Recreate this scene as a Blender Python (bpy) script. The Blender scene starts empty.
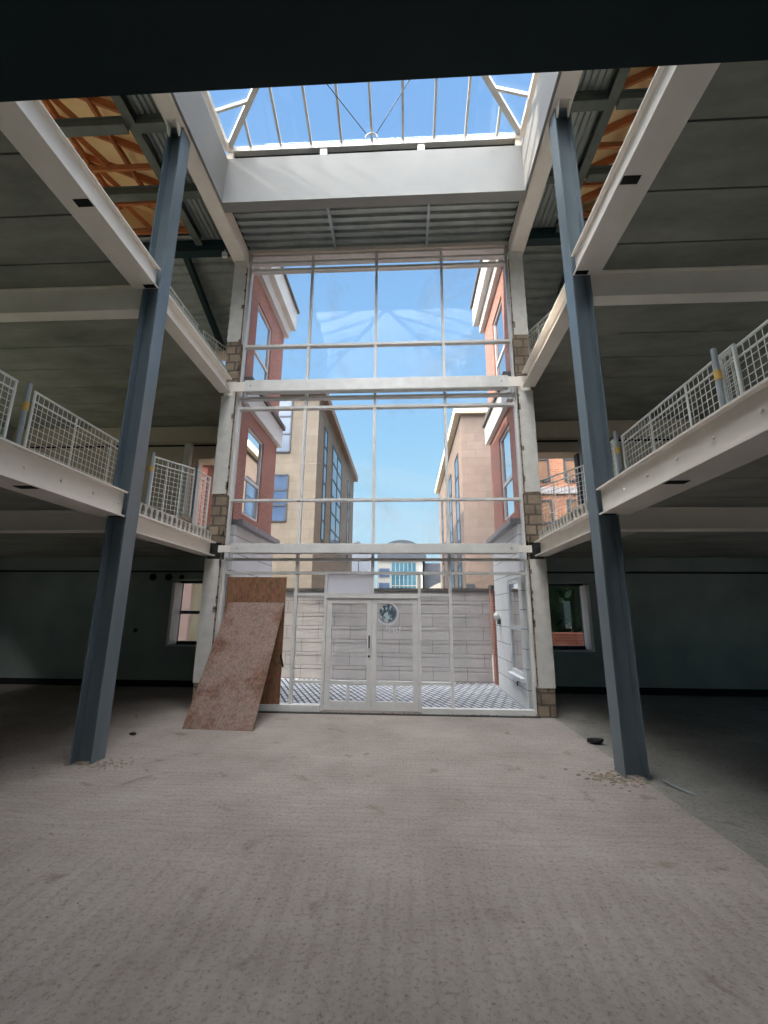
import bpy, bmesh, math, random
from mathutils import Vector, Matrix
random.seed(7)
SC = bpy.context.scene
COL = SC.collection
PI = math.pi

# ------------------------------------------------------------------ materials
MATS = {}
def new_mat(name):
    m = bpy.data.materials.new(name); m.use_nodes = True
    nt = m.node_tree; nt.nodes.clear()
    out = nt.nodes.new('ShaderNodeOutputMaterial')
    MATS[name] = m
    return m, nt, out
def lin(c):
    return tuple(((v / 255) / 12.92 if v / 255 <= .04045 else ((v / 255 + .055) / 1.055) ** 2.4) for v in c) + (1,)
def N(nt, typ, **kw):
    n = nt.nodes.new(typ)
    for k, v in kw.items():
        if k == 'ins':
            for a, b in v.items(): n.inputs[a].default_value = b
        else: setattr(n, k, v)
    return n
def L(nt, a, b): nt.links.new(a, b)
def ramp(nt, fac, stops):
    r = N(nt, 'ShaderNodeValToRGB'); e = r.color_ramp.elements
    e[0].position, e[0].color = stops[0]; e[1].position, e[1].color = stops[-1]
    for p, c in stops[1:-1]:
        x = e.new(p); x.color = c
    L(nt, fac, r.inputs[0]); return r
def pbr(name, c1, c2=None, scale=3, rough=.7, metal=0, bump=0, bscale=None, stretch=(1, 1, 1), spec=.4, detail=6):
    """plain surface: two close tones mixed by noise, optional bump"""
    m, nt, out = new_mat(name)
    b = N(nt, 'ShaderNodeBsdfPrincipled', ins={'Roughness': rough, 'Metallic': metal, 'Specular IOR Level': spec})
    L(nt, b.outputs[0], out.inputs[0])
    g = N(nt, 'ShaderNodeNewGeometry')
    mp = N(nt, 'ShaderNodeMapping', ins={'Scale': stretch}); L(nt, g.outputs['Position'], mp.inputs[0])
    n = N(nt, 'ShaderNodeTexNoise', ins={'Scale': scale, 'Detail': detail, 'Roughness': .6}); L(nt, mp.outputs[0], n.inputs['Vector'])
    r = ramp(nt, n.outputs[0], [(.3, lin(c1)), (.7, lin(c2 or c1))]); L(nt, r.outputs[0], b.inputs['Base Color'])
    if bump:
        n2 = N(nt, 'ShaderNodeTexNoise', ins={'Scale': bscale or scale * 8, 'Detail': 5}); L(nt, mp.outputs[0], n2.inputs['Vector'])
        bp = N(nt, 'ShaderNodeBump', ins={'Strength': bump, 'Distance': .01}); L(nt, n2.outputs[0], bp.inputs['Height']); L(nt, bp.outputs[0], b.inputs['Normal'])
    m['bsdf'] = b.name
    return m
def brickmat(name, c1, c2, cm, bw, bh, mortar, plane='yz', rough=.85, off=.5, bump=.4, sq=1., noise=.25, rot=0):
    m, nt, out = new_mat(name)
    b = N(nt, 'ShaderNodeBsdfPrincipled', ins={'Roughness': rough, 'Specular IOR Level': .25}); L(nt, b.outputs[0], out.inputs[0])
    g = N(nt, 'ShaderNodeNewGeometry'); s = N(nt, 'ShaderNodeSeparateXYZ'); L(nt, g.outputs['Position'], s.inputs[0])
    c = N(nt, 'ShaderNodeCombineXYZ')
    if plane == 'wall':      # works on faces along x and along y alike
        ad = N(nt, 'ShaderNodeMath', operation='ADD'); L(nt, s.outputs[0], ad.inputs[0]); L(nt, s.outputs[1], ad.inputs[1])
        L(nt, ad.outputs[0], c.inputs[0]); L(nt, s.outputs[2], c.inputs[1])
    else:
        L(nt, s.outputs['xyz'.index(plane[0])], c.inputs[0]); L(nt, s.outputs['xyz'.index(plane[1])], c.inputs[1])
    mp = N(nt, 'ShaderNodeMapping'); mp.inputs['Rotation'].default_value = (0, 0, rot); L(nt, c.outputs[0], mp.inputs[0])
    t = N(nt, 'ShaderNodeTexBrick', ins={'Color1': lin(c1), 'Color2': lin(c2), 'Mortar': lin(cm), 'Scale': 1, 'Mortar Size': mortar, 'Mortar Smooth': .1, 'Brick Width': bw, 'Row Height': bh})
    t.offset = off; t.squash = sq
    L(nt, mp.outputs[0], t.inputs['Vector'])
    n = N(nt, 'ShaderNodeTexNoise', ins={'Scale': 2.2, 'Detail': 6, 'Roughness': .7}); L(nt, g.outputs['Position'], n.inputs['Vector'])
    r = ramp(nt, n.outputs[0], [(.3, (1 - noise,) * 3 + (1,)), (.7, (1 + noise * .3,) * 3 + (1,))])
    mx = N(nt, 'ShaderNodeMix', data_type='RGBA', blend_type='MULTIPLY'); mx.inputs[0].default_value = 1
    L(nt, t.outputs[0], mx.inputs[6]); L(nt, r.outputs[0], mx.inputs[7]); L(nt, mx.outputs[2], b.inputs['Base Color'])
    iv = N(nt, 'ShaderNodeMath', operation='SUBTRACT'); iv.inputs[0].default_value = 1; L(nt, t.outputs['Fac'], iv.inputs[1])
    bp = N(nt, 'ShaderNodeBump', ins={'Strength': bump, 'Distance': .01}); L(nt, iv.outputs[0], bp.inputs['Height']); L(nt, bp.outputs[0], b.inputs['Normal'])
    return m
def glassmat(name, tint=(1, 1, 1, 1), refl=.06, dirt=0., rough=.0):
    """thin window glass: clear transmission plus a fresnel mirror, optional dusty film"""
    m, nt, out = new_mat(name)
    tr = N(nt, 'ShaderNodeBsdfTransparent'); tr.inputs[0].default_value = tint
    gl = N(nt, 'ShaderNodeBsdfGlossy', ins={'Roughness': rough, 'Color': (1, 1, 1, 1)})
    lw = N(nt, 'ShaderNodeFresnel', ins={'IOR': 1.45})
    mu = N(nt, 'ShaderNodeMath', operation='MULTIPLY_ADD'); mu.inputs[1].default_value = .15; mu.inputs[2].default_value = refl - .0358; L(nt, lw.outputs[0], mu.inputs[0])
    mx = N(nt, 'ShaderNodeMixShader'); L(nt, mu.outputs[0], mx.inputs[0]); L(nt, tr.outputs[0], mx.inputs[1]); L(nt, gl.outputs[0], mx.inputs[2])
    res = mx
    if dirt:
        g = N(nt, 'ShaderNodeNewGeometry')
        mp = N(nt, 'ShaderNodeMapping', ins={'Scale': (.55, 1, .4), 'Rotation': (0, .35, 0)}); L(nt, g.outputs['Position'], mp.inputs[0])
        n = N(nt, 'ShaderNodeTexNoise', ins={'Scale': 1.2, 'Detail': 5, 'Roughness': .6, 'Distortion': .8}); L(nt, mp.outputs[0], n.inputs['Vector'])
        r = ramp(nt, n.outputs[0], [(.5, (0, 0, 0, 1)), (.75, (dirt,) * 3 + (1,))])
        df = N(nt, 'ShaderNodeBsdfDiffuse'); df.inputs[0].default_value = (.8, .82, .85, 1)
        tl = N(nt, 'ShaderNodeBsdfTranslucent'); tl.inputs[0].default_value = (.8, .82, .85, 1)
        a = N(nt, 'ShaderNodeMixShader'); a.inputs[0].default_value = .5; L(nt, df.outputs[0], a.inputs[1]); L(nt, tl.outputs[0], a.inputs[2])
        m2 = N(nt, 'ShaderNodeMixShader'); L(nt, r.outputs[0], m2.inputs[0]); L(nt, mx.outputs[0], m2.inputs[1]); L(nt, a.outputs[0], m2.inputs[2]); res = m2
    L(nt, res.outputs[0], out.inputs[0])
    return m

def floormat(name, c1, c2, c3, ridges=True):
    m, nt, out = new_mat(name)
    b = N(nt, 'ShaderNodeBsdfPrincipled', ins={'Roughness': .85, 'Specular IOR Level': .25}); L(nt, b.outputs[0], out.inputs[0])
    g = N(nt, 'ShaderNodeNewGeometry')
    n1 = N(nt, 'ShaderNodeTexNoise', ins={'Scale': .8, 'Detail': 8, 'Roughness': .65}); L(nt, g.outputs['Position'], n1.inputs['Vector'])
    n2 = N(nt, 'ShaderNodeTexNoise', ins={'Scale': 34, 'Detail': 6, 'Roughness': .8}); L(nt, g.outputs['Position'], n2.inputs['Vector'])
    r1 = ramp(nt, n1.outputs[0], [(.3, lin(c1)), (.5, lin(c2)), (.72, lin(c3))])
    r2 = ramp(nt, n2.outputs[0], [(.33, (.5, .48, .45, 1)), (.48, (1, 1, 1, 1)), (.75, (1.12, 1.12, 1.12, 1))])
    mx = N(nt, 'ShaderNodeMix', data_type='RGBA', blend_type='MULTIPLY'); mx.inputs[0].default_value = 1
    L(nt, r1.outputs[0], mx.inputs[6]); L(nt, r2.outputs[0], mx.inputs[7])
    # dark stains
    n3 = N(nt, 'ShaderNodeTexNoise', ins={'Scale': 2.6, 'Detail': 3, 'Roughness': .5, 'Distortion': .6}); L(nt, g.outputs['Position'], n3.inputs['Vector'])
    r3 = ramp(nt, n3.outputs[0], [(.64, (1, 1, 1, 1)), (.72, (.72, .69, .64, 1))])
    mx3 = N(nt, 'ShaderNodeMix', data_type='RGBA', blend_type='MULTIPLY'); mx3.inputs[0].default_value = 1
    L(nt, mx.outputs[2], mx3.inputs[6]); L(nt, r3.outputs[0], mx3.inputs[7])
    col = mx3.outputs[2]
    hgt = n2.outputs[0]
    if ridges:      # comb marks left by the tamping bar: fine ripples along y, a second set across
        mp = N(nt, 'ShaderNodeMapping', ins={'Scale': (1, .12, 1)}); L(nt, g.outputs['Position'], mp.inputs[0])
        w = N(nt, 'ShaderNodeTexWave', ins={'Scale': 2.4, 'Distortion': 3.2, 'Detail': 3, 'Detail Scale': 2.5}); w.bands_direction = 'X'; L(nt, mp.outputs[0], w.inputs['Vector'])
        mp2 = N(nt, 'ShaderNodeMapping', ins={'Scale': (.15, 1, 1)}); L(nt, g.outputs['Position'], mp2.inputs[0])
        w2 = N(nt, 'ShaderNodeTexWave', ins={'Scale': 3.6, 'Distortion': 7, 'Detail': 3, 'Detail Scale': 2}); w2.bands_direction = 'Y'; L(nt, mp2.outputs[0], w2.inputs['Vector'])
        s = N(nt, 'ShaderNodeSeparateXYZ'); L(nt, g.outputs['Position'], s.inputs[0])
        mr = N(nt, 'ShaderNodeMapRange', ins={'From Min': 3.2, 'From Max': 4.0}); L(nt, s.outputs[1], mr.inputs[0])
        mw = N(nt, 'ShaderNodeMix', data_type='FLOAT'); L(nt, mr.outputs[0], mw.inputs[0]); L(nt, w.outputs['Fac'], mw.inputs[2]); L(nt, w2.outputs['Fac'], mw.inputs[3])
        ad = N(nt, 'ShaderNodeMath', operation='MULTIPLY_ADD'); ad.inputs[1].default_value = .4; L(nt, mw.outputs[0], ad.inputs[0]); L(nt, n2.outputs[0], ad.inputs[2]); hgt = ad.outputs[0]
        r4 = ramp(nt, mw.outputs[0], [(0, (.82, .81, .80, 1)), (.5, (1, 1, 1, 1))])
        mx4 = N(nt, 'ShaderNodeMix', data_type='RGBA', blend_type='MULTIPLY'); mx4.inputs[0].default_value = .45
        L(nt, col, mx4.inputs[6]); L(nt, r4.outputs[0], mx4.inputs[7]); col = mx4.outputs[2]
    L(nt, col, b.inputs['Base Color'])
    bp = N(nt, 'ShaderNodeBump', ins={'Strength': .75, 'Distance': .025}); L(nt, hgt, bp.inputs['Height']); L(nt, bp.outputs[0], b.inputs['Normal'])
    return m
def boardmat(name, base, alt, pale, amount):
    """weathered strand board / ply"""
    m, nt, out = new_mat(name)
    b = N(nt, 'ShaderNodeBsdfPrincipled', ins={'Roughness': .8, 'Specular IOR Level': .2}); L(nt, b.outputs[0], out.inputs[0])
    g = N(nt, 'ShaderNodeTexCoord')
    mp = N(nt, 'ShaderNodeMapping', ins={'Scale': (1, 1, .16), 'Rotation': (0, .25, 0)}); L(nt, g.outputs['Object'], mp.inputs[0])
    n = N(nt, 'ShaderNodeTexNoise', ins={'Scale': 38, 'Detail': 6, 'Roughness': .7}); L(nt, mp.outputs[0], n.inputs['Vector'])
    v = N(nt, 'ShaderNodeTexVoronoi', ins={'Scale': 24}); mp2 = N(nt, 'ShaderNodeMapping', ins={'Scale': (1, 1, .5), 'Rotation': (0, .7, 0)}); L(nt, g.outputs['Object'], mp2.inputs[0]); L(nt, mp2.outputs[0], v.inputs['Vector'])
    r = ramp(nt, n.outputs[0], [(.3, lin(base)), (.7, lin(alt))])
    mxv = N(nt, 'ShaderNodeMix', data_type='RGBA', blend_type='OVERLAY'); mxv.inputs[0].default_value = .25; L(nt, r.outputs[0], mxv.inputs[6]); L(nt, v.outputs['Color'], mxv.inputs[7])
    hs = N(nt, 'ShaderNodeHueSaturation', ins={'Saturation': .75}); L(nt, mxv.outputs[2], hs.inputs['Color'])
    # streaks of grey weathering down the middle
    n2 = N(nt, 'ShaderNodeTexNoise', ins={'Scale': 2.2, 'Detail': 8, 'Roughness': .72}); L(nt, g.outputs['Object'], n2.inputs['Vector'])
    r2 = ramp(nt, n2.outputs[0], [(.40, (0, 0, 0, 1)), (.58, (amount,) * 3 + (1,))])
    if amount > .5:      # the weathering is heaviest down the middle of the sheet
        sx = N(nt, 'ShaderNodeSeparateXYZ'); L(nt, g.outputs['Generated'], sx.inputs[0])
        rm = ramp(nt, sx.outputs[0], [(.12, (-.26,) * 3 + (1,)), (.5, (.12,) * 3 + (1,)), (.95, (-.2,) * 3 + (1,))])
        ad = N(nt, 'ShaderNodeMath', operation='ADD'); L(nt, n2.outputs[0], ad.inputs[0]); L(nt, rm.outputs[0], ad.inputs[1]); L(nt, ad.outputs[0], r2.inputs[0])
    n3 = ramp(nt, n.outputs[0], [(.38, (.35,) * 3 + (1,)), (.62, (1, 1, 1, 1))])
    mm = N(nt, 'ShaderNodeMath', operation='MULTIPLY'); L(nt, r2.outputs[0], mm.inputs[0]); L(nt, n3.outputs[0], mm.inputs[1])
    mx = N(nt, 'ShaderNodeMix', data_type='RGBA'); L(nt, mm.outputs[0], mx.inputs[0]); L(nt, hs.outputs[0], mx.inputs[6]); mx.inputs[7].default_value = lin(pale)
    L(nt, mx.outputs[2], b.inputs['Base Color'])
    bp = N(nt, 'ShaderNodeBump', ins={'Strength': .3, 'Distance': .005}); L(nt, n.outputs[0], bp.inputs['Height']); L(nt, bp.outputs[0], b.inputs['Normal'])
    return m

CREAM = pbr('cream_paint', (230, 222, 212), (240, 233, 224), 2.5, .55, bump=.06, bscale=30)
WHITE = pbr('white_paint', (212, 209, 205), (220, 218, 214), 2, .5)
FRAME = pbr('white_aluminium', (206, 203, 200), (224, 222, 219), 4, .4, spec=.5)
PIERP = pbr('scuffed_white_pier', (196, 192, 186), (216, 212, 205), 5, .75, bump=.15)
STEEL = pbr('blue_grey_steel', (90, 103, 112), (110, 122, 130), 2.2, .42, bump=.05, bscale=20, stretch=(1, 1, .3), spec=.5)
GREENST = pbr('grey_green_steel', (84, 92, 86), (104, 110, 102), 3, .55)
BLACKST = pbr('dark_green_steel', (14, 42, 46), (18, 50, 54), 2, .55)
DECK = pbr('galvanised_deck', (146, 154, 152), (172, 178, 174), 3, .45, metal=.3, stretch=(1, 1, 1))
SOFFIT = pbr('concrete_plank', (122, 124, 116), (156, 156, 146), 1.1, .9, bump=.25, bscale=25, stretch=(1, 2.5, 1))
CURBP = pbr('curb_paint', (134, 133, 132), (139, 138, 137), 2, .6)
BOUNCE = pbr('pale_bounce_sheet', (204, 198, 188), (216, 210, 200), 3, .9)
SLABEND = pbr('pale_concrete', (176, 170, 160), (196, 190, 180), 6, .9, bump=.2)
PLASTER = pbr('grey_render', (132, 144, 140), (154, 164, 158), 1.2, .95, bump=.15, bscale=12)
REARCONC = pbr('rear_concrete', (184, 172, 154), (200, 188, 170), 1.6, .95, bump=.15, bscale=12)
BLACK = pbr('black_gap', (12, 13, 14), (20, 21, 22), 6, .9)
MASON = brickmat('exposed_masonry', (164, 146, 126), (138, 122, 106), (104, 94, 84), .28, .2, .02, 'wall', noise=.5)
BRICK = brickmat('red_brick', (180, 124, 112), (166, 112, 98), (180, 144, 132), .215, .075, .010, 'wall', noise=.15)
BRICKT = brickmat('orange_brick', (172, 120, 94), (156, 104, 80), (172, 136, 112), .215, .075, .010, 'wall', noise=.15)
ASHLAR = brickmat('white_ashlar', (232, 230, 228), (236, 234, 232), (124, 124, 130), 60., .365, .007, 'wall', noise=.1)
BWALL = brickmat('grey_block_wall', (206, 198, 195), (198, 190, 187), (158, 150, 148), .9, .345, .010, 'xz', noise=.18)
STONE = brickmat('cream_stone', (128, 117, 104), (120, 109, 96), (109, 99, 88), .9, .45, .012, 'wall', noise=.12, bump=.15)
STONEP = brickmat('pink_cream_stone', (134, 117, 106), (126, 109, 99), (117, 101, 92), .9, .45, .012, 'wall', noise=.10, bump=.15)
COBBLE = brickmat('cobble_setts', (204, 204, 208), (184, 184, 190), (76, 76, 82), .30, .12, .022, 'xy', noise=.3, bump=.9, rot=math.radians(68))
COPING = pbr('dark_coping', (88, 84, 82), (112, 106, 102), 8, .9, bump=.4)
LEDGE = pbr('grey_ledge_stone', (142, 138, 140), (158, 154, 156), 6, .8)
TIMBER = pbr('orange_timber', (172, 104, 62), (196, 126, 80), 5, .8, stretch=(1, 4, 4))
PLY = pbr('tan_roof_board', (238, 206, 150), (244, 216, 164), 1.5, .8)
GALV = pbr('galvanised_tube', (150, 158, 164), (172, 178, 184), 4, .42, metal=.4)
WIRE = pbr('pale_wire', (228, 228, 223), (236, 236, 231), 4, .5, metal=.1)
YELLOW = pbr('yellow_clip', (204, 166, 84), (214, 176, 96), 6, .6)
WINFR = pbr('white_window_frame', (222, 222, 224), (230, 230, 232), 4, .45)
DKFR = pbr('dark_window_frame', (52, 58, 66), (62, 68, 76), 4, .5)
DKPANE = pbr('blue_dark_pane', (58, 72, 94), (82, 102, 130), .7, .06, spec=.8)
FARWALL = pbr('far_render', (150, 148, 144), (164, 161, 156), 1, .9)
DBRICK = brickmat('dark_red_brick', (134, 76, 64), (118, 64, 54), (130, 96, 84), .215, .075, .010, 'wall', noise=.2)
SLATE = pbr('slate_roof', (58, 62, 70), (72, 76, 84), 3, .8)
BROWNPANE = pbr('painted_reflection_pane', (110, 84, 72), (150, 120, 96), .9, .1, spec=.6)  # warm reflection painted into the pane colour
BLUEGL = pbr('blue_curtain_glass', (44, 84, 102), (70, 112, 130), .6, .15, spec=.6)
RUBBLE = pbr('rubble', (120, 108, 96), (150, 136, 122), 12, .95, bump=.5)
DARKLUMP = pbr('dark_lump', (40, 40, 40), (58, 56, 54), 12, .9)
LEAF = pbr('hedge_leaf', (12, 24, 16), (22, 38, 24), 5, .95, spec=.08)
BARK = pbr('bark', (58, 48, 38), (74, 62, 50), 8, .9)
GROUND = pbr('yard_tarmac', (104, 102, 100), (126, 124, 120), 1.2, .95, bump=.2)
PINKREN = pbr('pink_render', (206, 176, 176), (216, 188, 186), 2, .9)
CREAMREN = pbr('cream_render', (226, 212, 182), (232, 220, 194), 2, .9)
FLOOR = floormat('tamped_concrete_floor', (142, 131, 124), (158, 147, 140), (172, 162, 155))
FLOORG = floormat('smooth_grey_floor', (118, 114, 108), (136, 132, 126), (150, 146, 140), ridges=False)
OSBF = boardmat('weathered_board', (90, 54, 30), (128, 80, 48), (150, 133, 126), .78)
OSBB = boardmat('brown_board', (112, 66, 28), (146, 92, 46), (160, 116, 78), .3)
GLASS = glassmat('clear_glass', (.96, .975, .985, 1), .034, dirt=.12)
GLASSC = glassmat('door_glass', (.93, .95, .95, 1), .06)
WGLASS = glassmat('wing_window_glass', (.30, .36, .42, 1), .86)
SKYGL = glassmat('skylight_glass', (.96, .98, .99, 1), .05)
FILM = pbr('white_film', (206, 212, 222), (224, 228, 234), 8, .6)
def _film():
    nt = FILM.node_tree; b = nt.nodes[FILM['bsdf']]; o = [n for n in nt.nodes if n.type == 'OUTPUT_MATERIAL'][0]
    t = N(nt, 'ShaderNodeBsdfTranslucent'); t.inputs[0].default_value = lin((250, 251, 252)); m = N(nt, 'ShaderNodeMixShader'); m.inputs[0].default_value = .8
    L(nt, b.outputs[0], m.inputs[1]); L(nt, t.outputs[0], m.inputs[2]); L(nt, m.outputs[0], o.inputs[0])
_film()
def decalmat():
    m, nt, out = new_mat('round_vinyl')
    b = N(nt, 'ShaderNodeBsdfPrincipled', ins={'Roughness': .5}); L(nt, b.outputs[0], out.inputs[0])
    g = N(nt, 'ShaderNodeTexCoord'); mp = N(nt, 'ShaderNodeMapping', ins={'Scale': (1, 1, .7)}); L(nt, g.outputs['Object'], mp.inputs[0])
    n = N(nt, 'ShaderNodeTexVoronoi', ins={'Scale': 26}); L(nt, mp.outputs[0], n.inputs['Vector'])
    s = N(nt, 'ShaderNodeSeparateColor'); L(nt, n.outputs['Color'], s.inputs[0])
    r = ramp(nt, s.outputs[0], [(.2, lin((66, 84, 98))), (.45, lin((120, 140, 150))), (.65, lin((190, 200, 206))), (.95, lin((196, 188, 120)))]); r.color_ramp.interpolation = 'CONSTANT'
    L(nt, r.outputs[0], b.inputs['Base Color']); return m
DECAL = decalmat()

# ------------------------------------------------------------------ geometry helpers
ORG = {}
class MB:
    def __init__(s): s.bm = bmesh.new()
    def box(s, x0, x1, y0, y1, z0, z1):
        x0, x1 = sorted((x0, x1)); y0, y1 = sorted((y0, y1)); z0, z1 = sorted((z0, z1))
        v = [s.bm.verts.new(p) for p in ((x0, y0, z0), (x1, y0, z0), (x1, y1, z0), (x0, y1, z0), (x0, y0, z1), (x1, y0, z1), (x1, y1, z1), (x0, y1, z1))]
        for f in ((3, 2, 1, 0), (4, 5, 6, 7), (0, 1, 5, 4), (1, 2, 6, 5), (2, 3, 7, 6), (3, 0, 4, 7)): s.bm.faces.new([v[i] for i in f])
        return s
    def prism(s, pts, d):
        """closed polygon pts (3-D, in order) swept along the vector d"""
        a = [s.bm.verts.new(p) for p in pts]; b = [s.bm.verts.new(Vector(p) + Vector(d)) for p in pts]
        n = len(pts)
        s.bm.faces.new(a); s.bm.faces.new(b[::-1])
        for i in range(n): s.bm.faces.new((a[i], b[i], b[(i + 1) % n], a[(i + 1) % n]))
        return s
    def bar(s, p, q, w, h, up=(0, 0, 1)):
        p, q = Vector(p), Vector(q); d = (q - p).normalized(); up = Vector(up)
        if abs(d.dot(up)) > .98: up = Vector((0, 1, 0))
        a = d.cross(up).normalized() * (w / 2); b = a.cross(d).normalized() * (h / 2)
        return s.prism([p - a - b, p + a - b, p + a + b, p - a + b], q - p)
    def tube(s, p, q, r, n=12):
        p, q = Vector(p), Vector(q); d = (q - p).normalized()
        a = d.orthogonal().normalized(); b = d.cross(a)
        return s.prism([p + (a * math.cos(2 * PI * i / n) + b * math.sin(2 * PI * i / n)) * r for i in range(n)], q - p)
    def path(s, pts, r, n=8):
        for a, b in zip(pts, pts[1:]): s.tube(a, b, r, n)
        return s
    def blob(s, c, r, sub=2, jit=.2, sc=(1, 1, 1)):
        ret = bmesh.ops.create_icosphere(s.bm, subdivisions=sub, radius=1)
        for v in ret['verts']:
            k = r * (1 + random.uniform(-jit, jit)); v.co = Vector((v.co.x * k * sc[0], v.co.y * k * sc[1], v.co.z * k * sc[2])) + Vector(c)
        return s
    def build(s, name, m, parent=None, local=False, bevel=0, smooth=False):
        if bevel:
            bmesh.ops.bevel(s.bm, geom=[e for e in s.bm.edges], offset=bevel, segments=2, affect='EDGES', clamp_overlap=True)
        bmesh.ops.recalc_face_normals(s.bm, faces=s.bm.faces)
        o0 = Vector((0, 0, 0))
        if parent is not None and not local: o0 = ORG[parent.name]
        if parent is None and not local:
            xs = [v.co for v in s.bm.verts]
            o0 = Vector(((min(v.x for v in xs) + max(v.x for v in xs)) / 2, (min(v.y for v in xs) + max(v.y for v in xs)) / 2, min(v.z for v in xs)))
        if o0.length: bmesh.ops.translate(s.bm, vec=-o0, verts=s.bm.verts)
        me = bpy.data.meshes.new(name); s.bm.to_mesh(me); s.bm.free()
        if smooth:
            for p in me.polygons: p.use_smooth = True
        me.materials.append(m)
        o = bpy.data.objects.new(name, me); COL.objects.link(o)
        if parent is not None: o.parent = parent
        else: o.location = o0
        ORG[o.name] = o0 if not local else Vector((0, 0, 0))
        return o
def box(*a): return MB().box(*a)
def tag(o, label=None, cat=None, group=None, kind=None):
    for k, v in (('label', label), ('category', cat), ('group', group), ('kind', kind)):
        if v: o[k] = v
    return o
def thing(name, loc, label, cat, group=None, kind=None, rz=0):
    o = bpy.data.objects.new(name, None); COL.objects.link(o); o.empty_display_size = .1
    o.location = loc; o.rotation_euler.z = rz; ORG[o.name] = Vector(loc)
    return tag(o, label, cat, group, kind)
def kids(o): return [c for c in bpy.data.objects if c.parent == o]
def copy_tree(o, parent=None):
    c = o.copy(); COL.objects.link(c); c.parent = parent; ORG[c.name] = ORG[o.name].copy()
    for ch in kids(o): copy_tree(ch, c)
    return c
def panelled(mb, axis, a0, a1, z0, z1, t0, t1, holes):
    """wall slab with rectangular holes; axis 'x' = runs along x (thickness in y), 'y' = runs along y"""
    us = sorted({a0, a1, *[h[0] for h in holes], *[h[1] for h in holes]}); zs = sorted({z0, z1, *[h[2] for h in holes], *[h[3] for h in holes]})
    for u, u2 in zip(us, us[1:]):
        run = None
        for z, z2 in zip(zs, zs[1:]):
            c = ((u + u2) / 2, (z + z2) / 2)
            solid = not any(h[0] < c[0] < h[1] and h[2] < c[1] < h[3] for h in holes)
            if solid and run is None: run = z
            if not solid and run is not None:
                mb.box(*((u, u2, t0, t1) if axis == 'x' else (t0, t1, u, u2)), run, z); run = None
        if run is not None: mb.box(*((u, u2, t0, t1) if axis == 'x' else (t0, t1, u, u2)), run, z1)
    return mb
def ibeam_pts(axis, c1, c2, w, h, tf, tw, at):
    """I section; axis the beam runs along; c1 = centre across, c2 = bottom z (or for a column: the two plan centres)"""
    p = [(-w / 2, 0), (w / 2, 0), (w / 2, tf), (tw / 2, tf), (tw / 2, h - tf), (w / 2, h - tf), (w / 2, h), (-w / 2, h), (-w / 2, h - tf), (-tw / 2, h - tf), (-tw / 2, tf), (-w / 2, tf)]
    if axis == 'y': return [(c1 + a, at, c2 + b) for a, b in p]
    if axis == 'x': return [(at, c1 + a, c2 + b) for a, b in p]
    return [(c2 + b, c1 + a, at) for a, b in p]     # column: flanges face +-x
def ibeam_y(x, y0, y1, z0, h, w, tf=.02, tw=.014): return MB().prism(ibeam_pts('y', x, z0, w, h, tf, tw, y0), (0, y1 - y0, 0))
def ibeam_x(y, x0, x1, z0, h, w, tf=.02, tw=.10): return MB().prism(ibeam_pts('x', y, z0, w, h, tf, tw, x0), (x1 - x0, 0, 0))

# ------------------------------------------------------------------ camera
f, pitch, yaw, roll = 432.75, .2283, -.0517, .0073
F = Vector((math.sin(yaw) * math.cos(pitch), math.cos(yaw) * math.cos(pitch), math.sin(pitch)))
r0 = Vector((math.cos(yaw), -math.sin(yaw), 0)); u0 = r0.cross(F)
R = r0 * math.cos(roll) + u0 * math.sin(roll); U = -r0 * math.sin(roll) + u0 * math.cos(roll)
cam = bpy.data.cameras.new('camera'); co = bpy.data.objects.new('camera', cam); COL.objects.link(co)
co.matrix_world = Matrix(((R.x, U.x, -F.x, .645), (R.y, U.y, -F.y, 0), (R.z, U.z, -F.z, 1.75), (0, 0, 0, 1)))
cam.sensor_fit = 'VERTICAL'; cam.sensor_height = 36; cam.sensor_width = 27; cam.lens = f / 1024 * 36; cam.clip_start = .05; cam.clip_end = 400
SC.camera = co

# key dimensions
A = 3.03            # inner face of the columns
YC0, YC1 = 5.39, 5.64
YG = 8.40           # glazing plane
YR = 10.7           # rear wall of the aisles
SIDES = ((-1, 'left'), (1, 'right'))
BACK = -7.0         # rear end of the building behind the camera
OUT = 10.0          # outer side walls

# ------------------------------------------------------------------ floors
S = 'structure'
tag(box(-3.2, 3.2, BACK, 8.62, -.2, 0).build('floor', FLOOR), 'pale tamped concrete floor of the central hall with comb marks', 'floor', kind=S)
tag(box(-OUT, -3.2, BACK, YR, -.2, -.004).build('floor_left', FLOOR), 'concrete floor of the shaded aisle on the left', 'floor', kind=S)
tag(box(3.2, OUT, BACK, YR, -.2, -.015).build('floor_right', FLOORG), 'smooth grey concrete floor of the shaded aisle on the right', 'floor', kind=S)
tag(box(-3.1, 3.1, 8.62, 12.6, -.2, -.02).build('courtyard_pavement', COBBLE), 'courtyard paved with pale setts and dark joints beyond the glazing', 'pavement', kind=S)
tag(box(-70, 70, 12.6, 110, -.25, -.06).build('yard_ground', GROUND), 'tarmac ground beyond the courtyard wall', 'ground', kind=S)

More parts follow.
